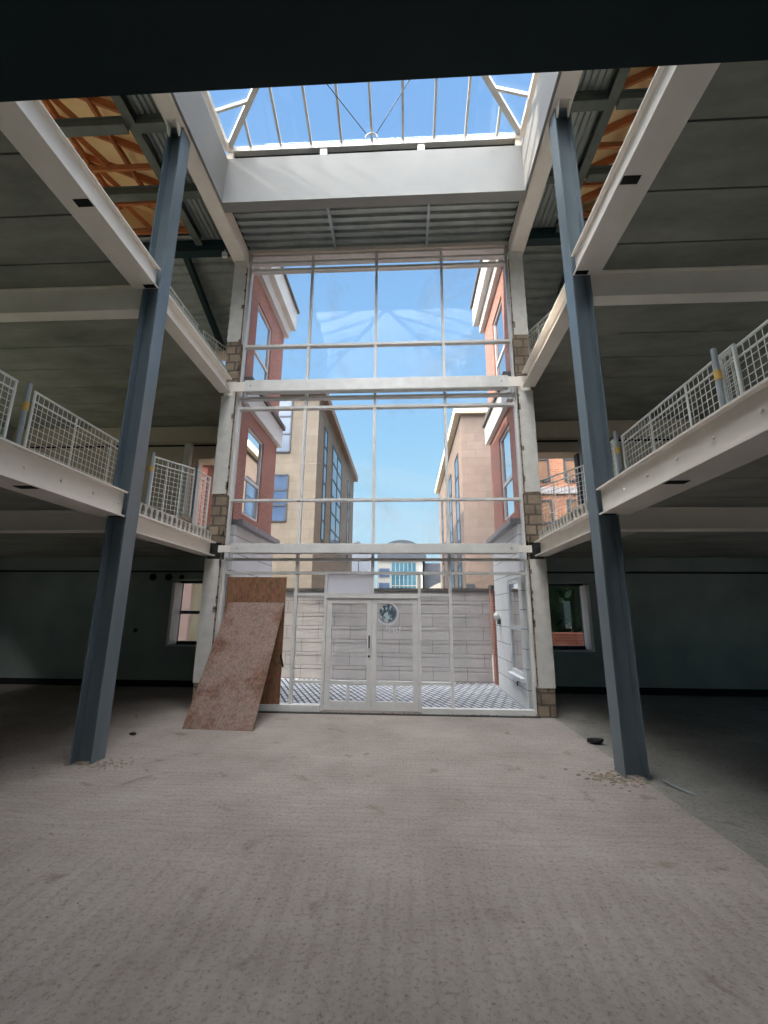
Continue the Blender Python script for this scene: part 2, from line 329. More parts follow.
# ------------------------------------------------------------------ planks (first and second floor decks)
def planks(name, x0, x1, y0, y1, z0, z1, label, cores=None):
    mb = MB(); y = y0; k = 0; y0 += 0
    while y < y1 - .01:
        e = min(y + .745, y1)
        mb.box(x0, x1, y + .012, e - .012, z0, z1 - .02); y = e
    mb.box(x0, x1, y0, y1, z1 - .03, z1)
    o = mb.build(name, SOFFIT); tag(o, label, 'floor slab', kind=S)
    return o
def core_edge(xf, xb, y0, y1, z0, z1, n):
    """open ends of hollow-core planks: a face with n oval holes running inwards"""
    mb = MB(); bm = mb.bm; w = (y1 - y0) / n
    for i in range(n):
        a, b = y0 + i * w, y0 + (i + 1) * w; cy, cz = (a + b) / 2, (z0 + z1) / 2
        outer = [(a, z0), (cy, z0), (b, z0), (b, cz), (b, z1), (cy, z1), (a, z1), (a, cz)]
        ins = [(cy + w * .34 * math.cos(t), cz + (z1 - z0) * .43 * math.sin(t)) for t in [math.radians(225 + 45 * j) for j in range(8)]]
        vo = [bm.verts.new((xf, *p)) for p in outer]; vi = [bm.verts.new((xf, *p)) for p in ins]; vb = [bm.verts.new((xb, *p)) for p in ins]
        for j in range(8):
            k = (j + 1) % 8
            bm.faces.new((vo[j], vo[k], vi[k], vi[j])); bm.faces.new((vi[j], vi[k], vb[k], vb[j]))
        bm.faces.new(vb)
    mb.box(min(xf, xb), max(xf, xb), y0, y1, z0 - .001, z0 + .004); mb.box(min(xf, xb), max(xf, xb), y0, y1, z1 - .004, z1 + .001)
    return mb
for s, side in SIDES:
    lo, hi = sorted((s * 3.125, s * OUT))
    planks('slab_%s' % side, lo, hi, -5.455, YC0 + .05, 3.06, 3.26, 'grey concrete plank deck of the lower gallery on the %s, near bay' % side)
    planks('slab_upper_%s' % side, lo, hi, -5.455, YC0 + .05, 6.57, 6.77, 'grey concrete plank deck of the upper gallery on the %s, near bay' % side)
    lo2, hi2 = sorted((s * (A + 1.4), s * OUT))
    o = planks('slab_far_%s' % side, lo2, hi2, YC0 + .05, YR, 3.065, 3.26, 'concrete plank deck of the lower gallery on the %s, bay next to the glazing' % side)
    e = core_edge(s * (A + .10), s * (A + 1.4), YC1 + .02, 8.12, 3.065, 3.26, 17).build('plank_ends', SLABEND, o); e['label'] = 'pale plank ends with a row of open oval cores'
    box(s * (A + .29), s * (A + 1.4), 8.13, YR, 3.065, 3.26).build('plank_ends', SOFFIT, o)
    o = planks('slab_upper_far_%s' % side, lo2, hi2, YC0 + .05, YR, 6.585, 6.77, 'concrete plank deck of the upper gallery on the %s, bay next to the glazing' % side)
    box(s * (A + .10), s * (A + 1.4), YC1 + .02, 8.12, 6.585, 6.77).build('plank_ends', SOFFIT, o)
    box(s * (A + .29), s * (A + 1.4), 8.13, YR, 6.585, 6.77).build('plank_ends', SOFFIT, o)
    box(*sorted((s * (A + .12), s * OUT)), YC1 + .02, 8.1, 6.771, 6.778).build('bounce_sheet', BOUNCE, o)  # pale layer added to bounce sunlight up to the timber roof
planks('slab_back', -A - .16, A + .16, BACK, .6, 3.06, 3.26, 'deck of the lower gallery over the camera position')
planks('slab_upper_back', -A - .16, A + .16, BACK, .3, 6.57, 6.77, 'deck of the upper gallery behind the camera position')

# ------------------------------------------------------------------ outer walls of the building
HOLES = {'left': [(-5.2, -4.05, .95, 2.52), (-5.0, -3.75, 3.9, 5.72), (-4.95, -3.6, 7.6, 8.95)],
         'right': [(3.95, 5.0, .93, 2.48), (3.75, 5.15, 3.62, 5.80), (3.6, 9.0, 7.0, 8.8)]}
for s, side in SIDES:
    lo, hi = sorted((s * 3.3, s * OUT))
    mb = panelled(MB(), 'x', lo, hi, 0, 3.06, YR, YR + .5, [h for h in HOLES[side] if h[3] < 3.06])
    w = mb.build('wall_rear_%s' % side, PLASTER); tag(w, 'grey rendered rear wall of the %s aisle with a window beside the pier' % side, 'wall', kind=S)
    mb = panelled(MB(), 'x', lo, hi, 3.06, 9.1, YR, YR + .5, [h for h in HOLES[side] if h[3] > 3.06])
    w2 = mb.build('wall_rear_upper_%s' % side, REARCONC); tag(w2, 'bare concrete rear wall of the %s galleries with window openings' % side, 'wall', kind=S)
    tag(box(lo, hi, YR - .26, YR - .01, 2.74, 3.055).build('rear_beam_%s' % side, PLASTER), 'rendered downstand beam along the head of the %s rear wall' % side, 'beam', kind=S)
    box(lo, hi, YR - .045, YR - .008, 2.70, 2.738).build('shadow_gap', BLACK, w)
    tag(box(lo, hi, YR - .03, YR - .001, -.01, .14).build('baseboard_%s' % side, BLACK), 'black band along the foot of the %s rear wall' % side, 'skirting', kind=S)  # plain black strip along the wall foot
    tag(box(lo, hi, YR - .22, YR - .01, 6.12, 6.56).build('rear_beam_upper_%s' % side, REARCONC), 'concrete beam along the head of the lower gallery wall, %s' % side, 'beam', kind=S)
    box(lo, hi, YR - .028, YR - .008, 6.075, 6.115).build('shadow_gap', BLACK, w2)
    a, b = sorted((s * OUT, s * (OUT + .3)))
    hs = [] 
    for z, w_, h_ in ((.9, 1.9, 1.6), (3.8, 2.1, 2.2), (7.3, 2.2, 2.2)):
        for y in (-5.5, -3, -.5, 2, 4.5, 7): hs.append((y, y + w_, z, z + h_))  # unseen openings added to let more daylight into the aisles
    tag(panelled(MB(), 'y', BACK, YR + .5, 0, 9.9, a, b, hs).build('wall_side_%s' % side, PLASTER), 'outer side wall of the %s aisle' % side, 'wall', kind=S)
tag(panelled(MB(), 'x', -OUT, OUT, 0, 10.2, BACK - .3, BACK, []).build('wall_back', PLASTER), 'wall behind the camera position', 'wall', kind=S)
# unseen block added to keep sun out of the lower left side windows
tag(box(-22, -17, -14, 13, -.1, 9.5).build('side_sun_blocker', PLASTER), 'unseen sun blocking box added off the left side of the building', 'building', kind=S)
tag(box(-70, 70, -60, 12.6, -.3, -.21).build('street_ground', GROUND), 'tarmac ground around the building', 'ground', kind=S)
# pipe holes with short sleeves in the left rear wall
for i, (x, z, r) in enumerate(((-5.72, 2.58, .085), (-5.32, 2.58, .085), (-4.98, 2.58, .06))):
    tag(MB().tube((x, YR - .03, z), (x, YR - .002, z), r, 20).build('pipe_hole', BLACK), ('round black pipe opening in the rear wall, nearest the blue column', 'middle one of three round black pipe openings in the rear wall', 'smallest round black pipe opening, nearest the rear window')[i], 'opening', 'pipe openings in the rear wall')
tag(MB().tube((-6.0, YR - .02, 1.28), (-6.0, YR - .002, 1.28), .05, 12).build('wall_hole', BLACK), 'small dark hole low in the grey rear wall behind the column', 'opening')
# ------------------------------------------------------------------ windows in those rear walls
def casement(name, x0, x1, z0, z1, y, label, fm, rail_z=None, mull_x=None, reveal=None):
    w = thing(name, ((x0 + x1) / 2, y, z0), label, 'window', kind=S)
    t = .07
    mb = MB().box(x0 + .002, x0 + t, y, y + .07, z0 + .002, z1 - .002).box(x1 - t, x1 - .002, y, y + .07, z0 + .002, z1 - .002).box(x0 + t, x1 - t, y, y + .07, z1 - t, z1 - .002).box(x0 + t, x1 - t, y, y + .07, z0 + .002, z0 + t)
    mb.build('window_frame', fm, w)
    if rail_z: box(x0 + t, x1 - t, y, y + .06, rail_z - .04, rail_z + .04).build('transom', fm, w)
    if mull_x: box(mull_x - .035, mull_x + .035, y, y + .06, z0 + t, z1 - t).build('mullion', fm, w)
    box(x0 + t * .8, x1 - t * .8, y + .03, y + .042, z0 + t * .8, z1 - t * .8).build('pane', GLASSC, w)
    return w
w = casement('window_1', -5.2, -4.05, .95, 2.52, YR + .36, 'dark framed window in the left rear wall beside the white pier', DKFR, 1.72, -4.42)
box(-5.199, -5.13, YR - .005, YR + .36, .95, 2.45).build('reveal_board', WINFR, w); box(-5.2, -4.05, YR - .02, YR + .36, .92, .95).build('window_sill', WINFR, w)
MB().tube((-4.52, YR + .34, 2.2), (-4.40, YR + .34, 2.2), .03).build('window_handle', BLACK, w); MB().tube((-4.52, YR + .34, 1.35), (-4.40, YR + .34, 1.35), .03).build('window_handle', BLACK, w)
w = casement('window_2', 3.95, 5.0, .93, 2.48, YR + .36, 'white revealed window in the right rear wall looking onto dark greenery', DKFR, None, None)
box(4.93, 4.999, YR - .005, YR + .36, .93, 2.42).build('reveal_board', WINFR, w); box(3.95, 5.0, YR - .02, YR + .36, .90, .93).build('window_sill', WINFR, w)
w = thing('window_3', (-4.4, YR + .3, 3.9), 'unglazed opening in the left rear wall of the lower gallery', 'window', kind=S)
box(-5.0, -4.92, YR + .1, YR + .3, 3.9, 5.72).build('window_frame', WINFR, w); box(-5.0, -3.75, YR - .03, YR + .35, 3.84, 3.9).build('window_sill', WINFR, w)
w = thing('window_4', (4.4, YR + .3, 3.62), 'unglazed opening in the right rear wall of the lower gallery', 'window', kind=S)
box(5.07, 5.15, YR + .1, YR + .3, 3.62, 5.80).build('window_frame', DKFR, w)
# white steel posts standing in those openings
tag(box(-5.12, -4.96, 10.35, 10.5, 3.262, 6.03).build('gallery_post', WHITE), 'pale steel post on the left gallery in front of the rear opening', 'post')
tag(box(4.98, 5.16, 10.3, 10.45, 3.262, 6.03).build('gallery_post', GALV), 'pale steel post on the right gallery in front of the rear opening', 'post')

# ------------------------------------------------------------------ steel columns
def column(x_in, s, y0, y1, z1, label):
    d = .26
    t = thing('steel_column', (x_in + s * d / 2, (y0 + y1) / 2, 0), label, 'column', 'blue grey steel columns')
    c = x_in if s > 0 else x_in - d
    tf = .02
    pts = [(c, y0), (c + tf, y0), (c + tf, (y0 + y1) / 2 - .008), (c + d - tf, (y0 + y1) / 2 - .008), (c + d - tf, y0), (c + d, y0), (c + d, y1), (c + d - tf, y1), (c + d - tf, (y0 + y1) / 2 + .008), (c + tf, (y0 + y1) / 2 + .008), (c + tf, y1), (c, y1)]
    MB().prism([(a, b, .0) for a, b in pts], (0, 0, z1)).build('shaft', STEEL, t)
    box(c, c + d, y0, y1, z1, z1 + .02).build('cap_plate', STEEL, t)
    for xg in (c + .03, c + d - .06): MB().prism([(xg, y0 - .13, z1 + .018), (xg, y0 + .01, z1 + .018), (xg, y0 + .01, z1 - .16), (xg, y0 - .05, z1 - .12)], (.025, 0, 0)).build('gusset', CREAM, t)
    return t
column(-A, -1, YC0, YC1, 9.575, 'tall blue grey steel column standing left of the hall')
column(A, 1, YC0, YC1, 9.575, 'tall blue grey steel column standing right of the hall')

# ------------------------------------------------------------------ gallery edge beams
def near_beam(s, side, z0, zt, level):
    x = s * (A + .13)
    t = thing('edge_beam', (x, 2.5, z0), 'cream steel edge beam of the %s %s gallery on the near side of the column' % (level, side), 'beam', 'cream gallery edge beams')
    xa, xb, xw = s * 3.045, s * 3.415, s * (3.10)
    mb = MB()
    mb.prism([(a, BACK + .1, q) for a, q in ((xa, z0), (xb, z0), (xb, z0 + .02), (xw + s * .014, z0 + .02), (xw + s * .014, zt - .02), (xb, zt - .02), (xb, zt), (xa, zt), (xa, zt - .02), (xw, zt - .02), (xw, z0 + .02), (xa, z0 + .02))], (0, YC0 - .012 - BACK - .1, 0))
    b = mb.build('beam_section', CREAM, t)
    b['label'] = 'cream I-section with flanges'
    if level == 'lower':
        for y in (3.38, 3.86, 4.33, 4.82, 5.29) if s < 0 else (2.87, 3.35, 3.83, 4.32, 4.8):
            MB().tube((xw - s * .001, y, z0 + .17), (xw - s * .02, y, z0 + .17), .017, 6).build('bolt', CREAM, t)
    sy = 3.93
    o = box(s * 3.06, s * 3.25, sy, sy + .10, z0 - .006, z0 - .001).build('packing_strip', BLACK, t); o['label'] = 'black strip across the underside'
    o = box(s * 3.06, s * 3.23, YC0 - .10, YC0 - .03, z0 - .006, z0 - .001).build('packing_strip', BLACK, t)
    return t
def far_beam(s, side, z0, zt, level):
    x = s * (A + .13)
    return tag(ibeam_y(x, YC1 + .012, 8.16, z0, zt - z0, .24).build('edge_beam', CREAM), 'cream steel edge beam of the %s %s gallery between column and glazing' % (level, side), 'beam', 'cream gallery edge beams')
for s, side in SIDES:
    near_beam(s, side, 2.95, 3.29, 'lower'); near_beam(s, side, 6.455, 6.79, 'upper')
    far_beam(s, side, 2.79, 3.06, 'lower'); far_beam(s, side, 6.25, 6.58, 'upper')
    a, b = sorted((s * (A + .27), s * (OUT - .05)))
    tag(ibeam_x(5.515, a, b, 2.78, .275, .2).build('cross_beam', CREAM), 'cream steel cross beam under the lower %s gallery at the column' % side, 'beam', 'gallery cross beams')
    tag(ibeam_x(5.515, a, b, 6.13, .435, .2).build('cross_beam', CREAM), 'cream steel cross beam under the upper %s gallery at the column' % side, 'beam', 'gallery cross beams')
# dark beam overhead in front of the camera
t = thing('overhead_beam', (0, .6, 2.95), 'dark steel beam crossing overhead along the top edge of the photo', 'beam')
ibeam_x(.62, -A + .0, A - .0, 2.95, .34, .26, .024).build('beam_section', BLACKST, t)

# ------------------------------------------------------------------ roof
for s, side in SIDES:
    x = s * 3.15
    tag(box(x - .15, x + .15, BACK, 8.62, 9.6, 10.0).build('roof_beam', CREAM, bevel=.012), 'cream roof beam running along the %s side of the rooflight to the glazing' % side, 'beam', 'cream roof beams')
def ribbed(axis, a0, a1, b0, b1, z, mat, name, pitch=.2, depth=.06, zend=None):
    """trapezoid steel decking; ribs run along axis from a0 to a1, profile across b0..b1; z may slope to zend across b"""
    mb = MB(); n = max(1, round((b1 - b0) / pitch)); p = (b1 - b0) / n; prof = []
    zz = lambda b: z + (0 if zend is None else (zend - z) * (b - b0) / (b1 - b0))
    for i in range(n):
        b = b0 + i * p
        for k, d in ((0, 0), (.42, 0), (.52, depth), (.90, depth)): prof.append((b + k * p, zz(b + k * p) + d))
    prof.append((b1, zz(b1)))
    pts = prof + [(b, q + .008) for b, q in prof[::-1]]
    if axis == 'y': P = [(b, a0, q) for b, q in pts]; d = (0, a1 - a0, 0)
    else: P = [(a0, b, q) for b, q in pts]; d = (a1 - a0, 0, 0)
    return mb.prism(P, d).build(name, mat)
for s, side in SIDES:
    a, b = sorted((s * 3.3, s * 3.93))
    tag(ribbed('y', BACK, 8.0, a, b, 10.02, DECK, 'roof_decking_%s' % side, pitch=.105, depth=.05), 'ribbed steel roof decking beside the %s roof beam' % side, 'roof decking', kind=S)
    a, b = sorted((s * 3.27, s * OUT))
    tag(ribbed('x', a, b, 8.0, YR + .5, 10.14, DECK, 'roof_decking_rear_%s' % side, zend=9.0, pitch=.22), 'ribbed steel decking sloping down to the rear wall on the %s' % side, 'roof decking', kind=S)
dk = ribbed('x', -3.0, 3.0, 7.02, 8.34, 10.02, DECK, 'roof_decking'); tag(dk, 'ribbed steel roof decking between rooflight and glazing', 'roof decking', kind=S)
for i, x in enumerate((-.95, 1.15)):
    ORG[dk.name] = dk.location.copy(); box(x - .03, x + .03, 7.05, 8.3, 9.93, 10.01).build('strap', GALV, dk)
# opaque roof build-up above the decking and behind the camera
for s, side in SIDES:
    a, b = sorted((s * 3.01, s * 3.94))
    tag(box(a, b, BACK, 8.0, 10.12, 10.3).build('ceiling_%s' % side, SLATE), 'flat roof above the decking on the %s' % side, 'roof', kind=S)
    a, b = sorted((s * 3.27, s * (OUT + .3)))
    MBr = MB().prism([(a, 8.0, 10.25), (a, YR + .6, 9.12), (a, YR + .6, 9.25), (a, 8.0, 10.4)], (b - a, 0, 0))
    tag(MBr.build('roof_rear_%s' % side, SLATE), 'roof covering over the sloping decking on the %s' % side, 'roof', kind=S)
tag(box(-3.28, 3.28, 7.0, 8.63, 10.12, 10.35).build('ceiling_front', SLATE), 'flat roof between rooflight and glazing', 'roof', kind=S)
YN = 0.8            # near end of the rooflight
tag(box(-6.6, -4.2, BACK, 4.7, 10.32, 17.6).build('roof_sun_blocker', WHITE), 'added sun blocking box on the left roof, out of sight from the hall', 'roof', kind=S)  # unseen box added to keep sun off the right column and the curb
tag(box(-3.0, 3.0, BACK, YN - .25, 10.02, 10.3).build('ceiling_back', SOFFIT), 'roof behind the rooflight', 'roof', kind=S)
# pitched timber roofs over the aisles with rafters
for s, side in SIDES:
    def P3(x, y, z): return (s * x, y, z)
    pl = MB().prism([P3(3.94, BACK, 10.32), P3(7.6, BACK, 12.1), P3(7.6, BACK, 12.2), P3(3.94, BACK, 10.42)], (0, 8.2 - BACK, 0)).prism([P3(7.6, BACK, 12.1), P3(OUT + .3, BACK, 10.7), P3(OUT + .3, BACK, 10.8), P3(7.6, BACK, 12.2)], (0, 8.2 - BACK, 0))
    rf = thing('timber_roof_%s' % side, (s * 6, 4, 10), 'pitched timber roof with orange brown rafters seen above the %s upper gallery' % side, 'roof', kind=S)
    pl.build('roof_boarding', PLY, rf)
    MB().prism([P3(4.15, 8.2, 10), P3(OUT, 8.2, 10), P3(OUT, 8.2, 10.8), P3(7.6, 8.2, 12.1), P3(4.15, 8.2, 10.5)], (0, .1, 0)).build('gable_boarding', PLY, rf)
    y = .6
    while y < 8.0:
        MB().bar(P3(4.0, y, 10.25), P3(7.55, y, 11.99), .05, .14).build('rafter', TIMBER, rf)
        if y > 2.5:
            MB().bar(P3(4.12, y + .06, 10.14), P3(9.9, y + .06, 10.14), .045, .12).build('joist', TIMBER, rf)
            MB().bar(P3(5.1, y + .05, 10.2), P3(6.1, y + .05, 11.2), .045, .1).build('brace', TIMBER, rf)
            MB().bar(P3(6.1, y + .05, 11.2), P3(6.9, y + .05, 10.2), .045, .1).build('brace', TIMBER, rf)
        y += .72
    for k, (x, z) in enumerate(((5.0, 10.66), (6.2, 11.24))):
        MB().bar(P3(x, BACK, z), P3(x, 8.2, z), .06, .12).build('purlin', TIMBER, rf)
    tag(ibeam_y(s * 4.02, BACK, 8.0, 9.86, .26, .16).build('eaves_beam', GREENST), 'grey green steel beam along the timber roof, %s side' % side, 'beam', 'grey green roof steels')
    for i, y in enumerate((5.52, 6.75)):
        a, b = sorted((s * 3.31, s * 3.93)); a2, b2 = sorted((s * 4.11, s * OUT))
        mb = ibeam_x(y, a, b, 9.80, .2, .16); mb.prism(ibeam_pts('x', y, 9.80, .16, .2, .02, .10, a2), (b2 - a2, 0, 0))
        tag(mb.build('roof_tie', GREENST), 'grey green steel tie across the %s roof %s' % (side, ('at the column head', 'between column and glazing')[i]), 'beam', 'grey green roof steels')
    a, b = sorted((s * 3.31, s * OUT))
    tag(ibeam_x(8.12, a, b, 9.74, .28, .2).build('roof_tie', BLACKST), 'dark steel beam across the %s roof in line with the glazing' % side, 'beam', 'grey green roof steels')
    tag(MB().bar((s * 4.5, 8.25, 9.93), (s * 4.5, YR - .06, 8.97), .12, .16).build('sloping_rafter', BLACKST), 'dark rafter under the sloping decking at the %s rear' % side, 'beam', 'sloping rafters at the rear', S)
# small floodlight at the end of the left roof beam
t = thing('floodlight', (-3.42, 8.02, 9.55), 'small white floodlight hanging at the left end of the roof steel', 'light')
box(-3.47, -3.37, 7.98, 8.06, 9.53, 9.66).build('lamp_body', WHITE, t, bevel=.01); MB().tube((-3.42, 8.02, 9.66), (-3.42, 8.02, 9.74), .012).build('bracket', GALV, t)

# ------------------------------------------------------------------ rooflight
YS = 6.78; XS = 2.95; ZC = 10.72
cb = MB().box(-XS - .04, XS + .04, YS, YS + .22, 9.62, ZC).box(-XS - .04, XS + .04, YN - .22, YN, 9.62, ZC)
cb.box(-XS - .046, -XS, YN, YS, 9.62, ZC).box(XS, XS + .046, YN, YS, 9.62, ZC)
tag(cb.build('skylight_curb', CURBP), 'smooth white upstand lining the rooflight opening', 'upstand', kind=S)
sk = thing('skylight', (0, 4, ZC), 'hipped glass rooflight with pale rafters above the white upstand', 'skylight')
ZS = 11.0
mb = MB().box(-XS, XS, YS - .02, YS + .1, ZS - .12, ZS); mb.build('sill_rail', FRAME, sk)
box(-XS, XS, YN - .1, YN + .02, ZS - .12, ZS).build('sill_rail', FRAME, sk)
for s in (-1, 1): box(s * (XS - .04), s * (XS + .06), YN + .02, YS - .02, ZS - .12, ZS).build('sill_rail', FRAME, sk)
for x in (-2.9, -.98, .98, 2.9): box(x - .07, x + .07, YS + .0, YS + .08, ZC, ZS - .12).build('vent_post', FRAME, sk)
for s in (-1, 1):
    for y in (YN + .4, 3, 5): box(s * XS - .03, s * XS + .03, y, y + .1, ZC, ZS - .12).build('vent_post', FRAME, sk)
box(-XS, XS, YS + .09, YS + .11, ZC, ZS - .12).build('vent_louvre', BLACK, sk)
SL = .36
T = (YS - YN) / 2; T = min(T, XS)
for s in (-1, 1):
    MB().bar((s * (XS - .03), YS - .03, ZS), (s * (XS - T), YS - T, ZS + SL * T), .10, .09).build('hip_rafter', FRAME, sk)
    MB().bar((s * (XS - .03), YN + .03, ZS), (s * (XS - T), YN + T, ZS + SL * T), .10, .09).build('hip_rafter', FRAME, sk)
for i in range(-4, 5):
    x = i * .62; t_ = min(T, XS - abs(x))
    MB().bar((x, YS - .01, ZS), (x, YS - t_, ZS + SL * t_), .045, .07).build('rafter', FRAME, sk)
    MB().bar((x, YN + .01, ZS), (x, YN + t_, ZS + SL * t_), .045, .07).build('rafter', FRAME, sk)
for s in (-1, 1):
    y = YS - .66
    while y > YN + .2:
        t_ = min(T, YS - y, y - YN)
        MB().bar((s * XS, y, ZS), (s * (XS - t_), y, ZS + SL * t_), .045, .07).build('rafter', FRAME, sk); y -= .66
if T < XS: MB().bar((-XS + T, (YS + YN) / 2, ZS + SL * T), (XS - T, (YS + YN) / 2, ZS + SL * T), .08, .1).build('ridge', FRAME, sk)
zp = ZS + SL * T + .05; zb = ZS + .05; ym = (YS + YN) / 2
MB().prism([(-XS, YS, zb), (XS, YS, zb), (XS - T, ym, zp), (-XS + T, ym, zp)], (0, 0, .01)).build('pane', SKYGL, sk)
MB().prism([(-XS, YN, zb), (XS, YN, zb), (XS - T, ym, zp), (-XS + T, ym, zp)], (0, 0, .01)).build('pane', SKYGL, sk)
for s in (-1, 1): MB().prism([(s * XS, YN, zb), (s * XS, YS, zb), (s * (XS - T), ym, zp)], (0, 0, .01)).build('pane', SKYGL, sk)
tie = thing('tie_rod_set', (0, YS - .12, ZS - .05), 'pair of thin dark tie rods meeting in a hoop on the rooflight sill', 'tie rod')
MB().path([(.12 * math.cos(a), YS - .16, ZS - .14 + .12 * math.sin(a)) for a in [PI * k / 10 for k in range(11)]], .014).build('hoop', FRAME, tie)
for s in (-1, 1): MB().tube((s * .1, YS - .2, ZS - .08), (s * 1.15, YS - 1.4, ZS + .2), .008, 6).build('rod', DKFR, tie)

# ------------------------------------------------------------------ facade piers
def pier(s, side):
    a, b = sorted((s * 2.945, s * 3.25))
    t = thing('facade_pier', (s * 3.1, 8.4, 0), 'scuffed white pier framing the %s edge of the glazing' % side, 'pier', 'facade piers')
    y0, y1 = 8.2, 8.6
    def rough_box(z0, z1, m, nm, e=.0):
        mb = MB().box(a + e, b - e, y0 + e, y1 - e, z0, z1)
        o = mb.build(nm, m, t); return o
    rough_box(.48, 2.74, PIERP, 'plaster_shaft')
    o = rough_box(0, .479, MASON, 'masonry_foot', .015); o['label'] = 'bare brown masonry at the foot'
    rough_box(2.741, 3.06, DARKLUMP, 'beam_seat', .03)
    o = rough_box(3.061, 4.05, MASON, 'masonry_band', .012); o['label'] = 'bare brown masonry at the lower gallery'
    rough_box(4.051, 6.2, PIERP, 'plaster_shaft')
    rough_box(6.201, 6.55, CREAM, 'beam_seat', .03)
    o = rough_box(6.551, 7.5, MASON, 'masonry_band', .012); o['label'] = 'bare brown masonry at the upper gallery'
    rough_box(7.501, 9.595, PIERP, 'plaster_shaft')
    # rough filler edge beside the glass
    mb = MB(); z = .5
    while z < 9.4:
        h = random.uniform(.06, .16)
        mb.box(s * 2.93, s * 2.952, y0 - .006, y0 + .02, .5, 9.4) if z == .5 else None
        if random.random() < .5: mb.box(s * 2.93, s * random.uniform(2.96, 3.0), y0 - .006, y0 + .02, z, z + h)
        z += h + random.uniform(.05, .35)
    o = mb.build('filler_bead', MASON, t)
for s, side in SIDES: pier(s, side)

# ------------------------------------------------------------------ glazed facade
cw = thing('window_5', (0, YG, 0), 'tall white framed glazed wall filling the end of the hall', 'window', kind=S)
yg0, yg1 = YG - .05, YG + .05
ZTOP = 9.9
for x in (-1.476, 0, 1.476):
    z0 = 0.02 if x else 2.06
    box(x - .028, x + .028, yg0, yg1, z0, ZTOP).build('mullion', FRAME, cw)
for s in (-1, 1):
    box(s * 2.90, s * 2.944, yg0, yg1, .02, ZTOP).build('jamb', FRAME, cw)
    box(s * 2.944, s * 2.996, yg0 + .02, yg1, 9.6, 9.915).build('closing_strip', FRAME, cw)
    box(s * .865, s * .92, yg0, yg1, .02, 2.50).build('mullion', FRAME, cw)
for z, h in ((2.49, .05), (2.75, .05), (3.95, .045), (5.98, .055), (6.21, .05), (7.47, .05), (9.45, .06), (9.66, .055), (9.84, .05)):
    box(-2.90, 2.90, yg0 - .012, yg1, z - h / 2, z + h / 2).build('transom', FRAME, cw)
box(-.865, .865, yg0 - .01, yg1, 2.02, 2.10).build('door_head', FRAME, cw)
for s in (-1, 1):
    box(s * .92, s * 1.448, yg0, yg1, 2.06, 2.105).build('transom', FRAME, cw)
    box(s * .92, s * 1.448, yg0, yg1, .48, .525).build('transom', FRAME, cw)
    box(s * .92, s * 2.90, yg0 - (.09 if s < 0 else .03), yg1, .0, .12 if s < 0 else .09).build('sill_rail', FRAME, cw)
def pane(x0, x1, z0, z1, m=GLASS): return box(x0, x1, YG - .006, YG + .006, z0, z1).build('pane', m, cw)
rows = (2.52, 2.725, 2.775, 3.93, 3.97, 5.955, 6.01, 6.185, 6.235, 7.445, 7.495, 9.42, 9.48, 9.635, 9.69, 9.82)
xs = (-2.90, -1.504, -1.448, -.028, .028, 1.448, 1.504, 2.90)
for i in range(0, len(xs), 2):
    for j in range(0, len(rows), 2): pane(xs[i], xs[i + 1], rows[j], rows[j + 1])
for s in (-1, 1):
    pane(s * 1.504, s * 2.90, .07, 2.465, GLASSC); pane(s * .92, s * 1.448, .525, 2.06, GLASSC); pane(s * .92, s * 1.448, .07, .48, GLASSC); pane(s * .92, s * 1.448, 2.105, 2.465, GLASSC)
    o = pane(s * .028, s * .865, 2.10, 2.465, GLASSC if s > 0 else FILM)
    if s < 0: o['label'] = 'pane covered with white film above the left door leaf'
# door leaves
def leaf(s, side, name):
    d = thing(name, (s * .43, YG, .02), '%s leaf of the white framed glass double door' % side, 'door', kind=S)
    a, b = s * .006, s * .858
    y0, y1 = YG - .035, YG + .03
    box(a, a + s * .085, y0, y1, .03, 2.01).build('stile', FRAME, d); box(b - s * .095, b, y0, y1, .03, 2.01).build('stile', FRAME, d)
    ai, bi = a + s * .085, b - s * .095
    box(ai, bi, y0, y1, .03, .18).build('bottom_rail', FRAME, d); box(ai, bi, y0, y1, 1.92, 2.01).build('top_rail', FRAME, d); box(ai, bi, y0, y1, .46, .53).build('middle_rail', FRAME, d)
    m = (ai + bi) / 2; box(m - .025, m + .025, y0, y1, .18, .46).build('glazing_bar', FRAME, d)
    box(ai, bi, YG - .005, YG + .005, .53, 1.92).build('pane', GLASSC, d)
    box(ai, m - .025, YG - .005, YG + .005, .18, .46).build('pane', GLASSC, d); box(m + .025, bi, YG - .005, YG + .005, .18, .46).build('pane', GLASSC, d)
    return d
d1 = leaf(-1, 'left', 'door_1'); d2 = leaf(1, 'right', 'door_2')
h = MB().path([(-.045, YG - .036, 1.12), (-.045, YG - .075, 1.12), (-.045, YG - .075, 1.32), (-.045, YG - .036, 1.32)], .014).build('handle', DKFR, d1); h['label'] = 'dark pull handle'
MB().tube((-.045, YG - .036, .96), (-.045, YG - .055, .96), .022).build('lock', DKFR, d1)
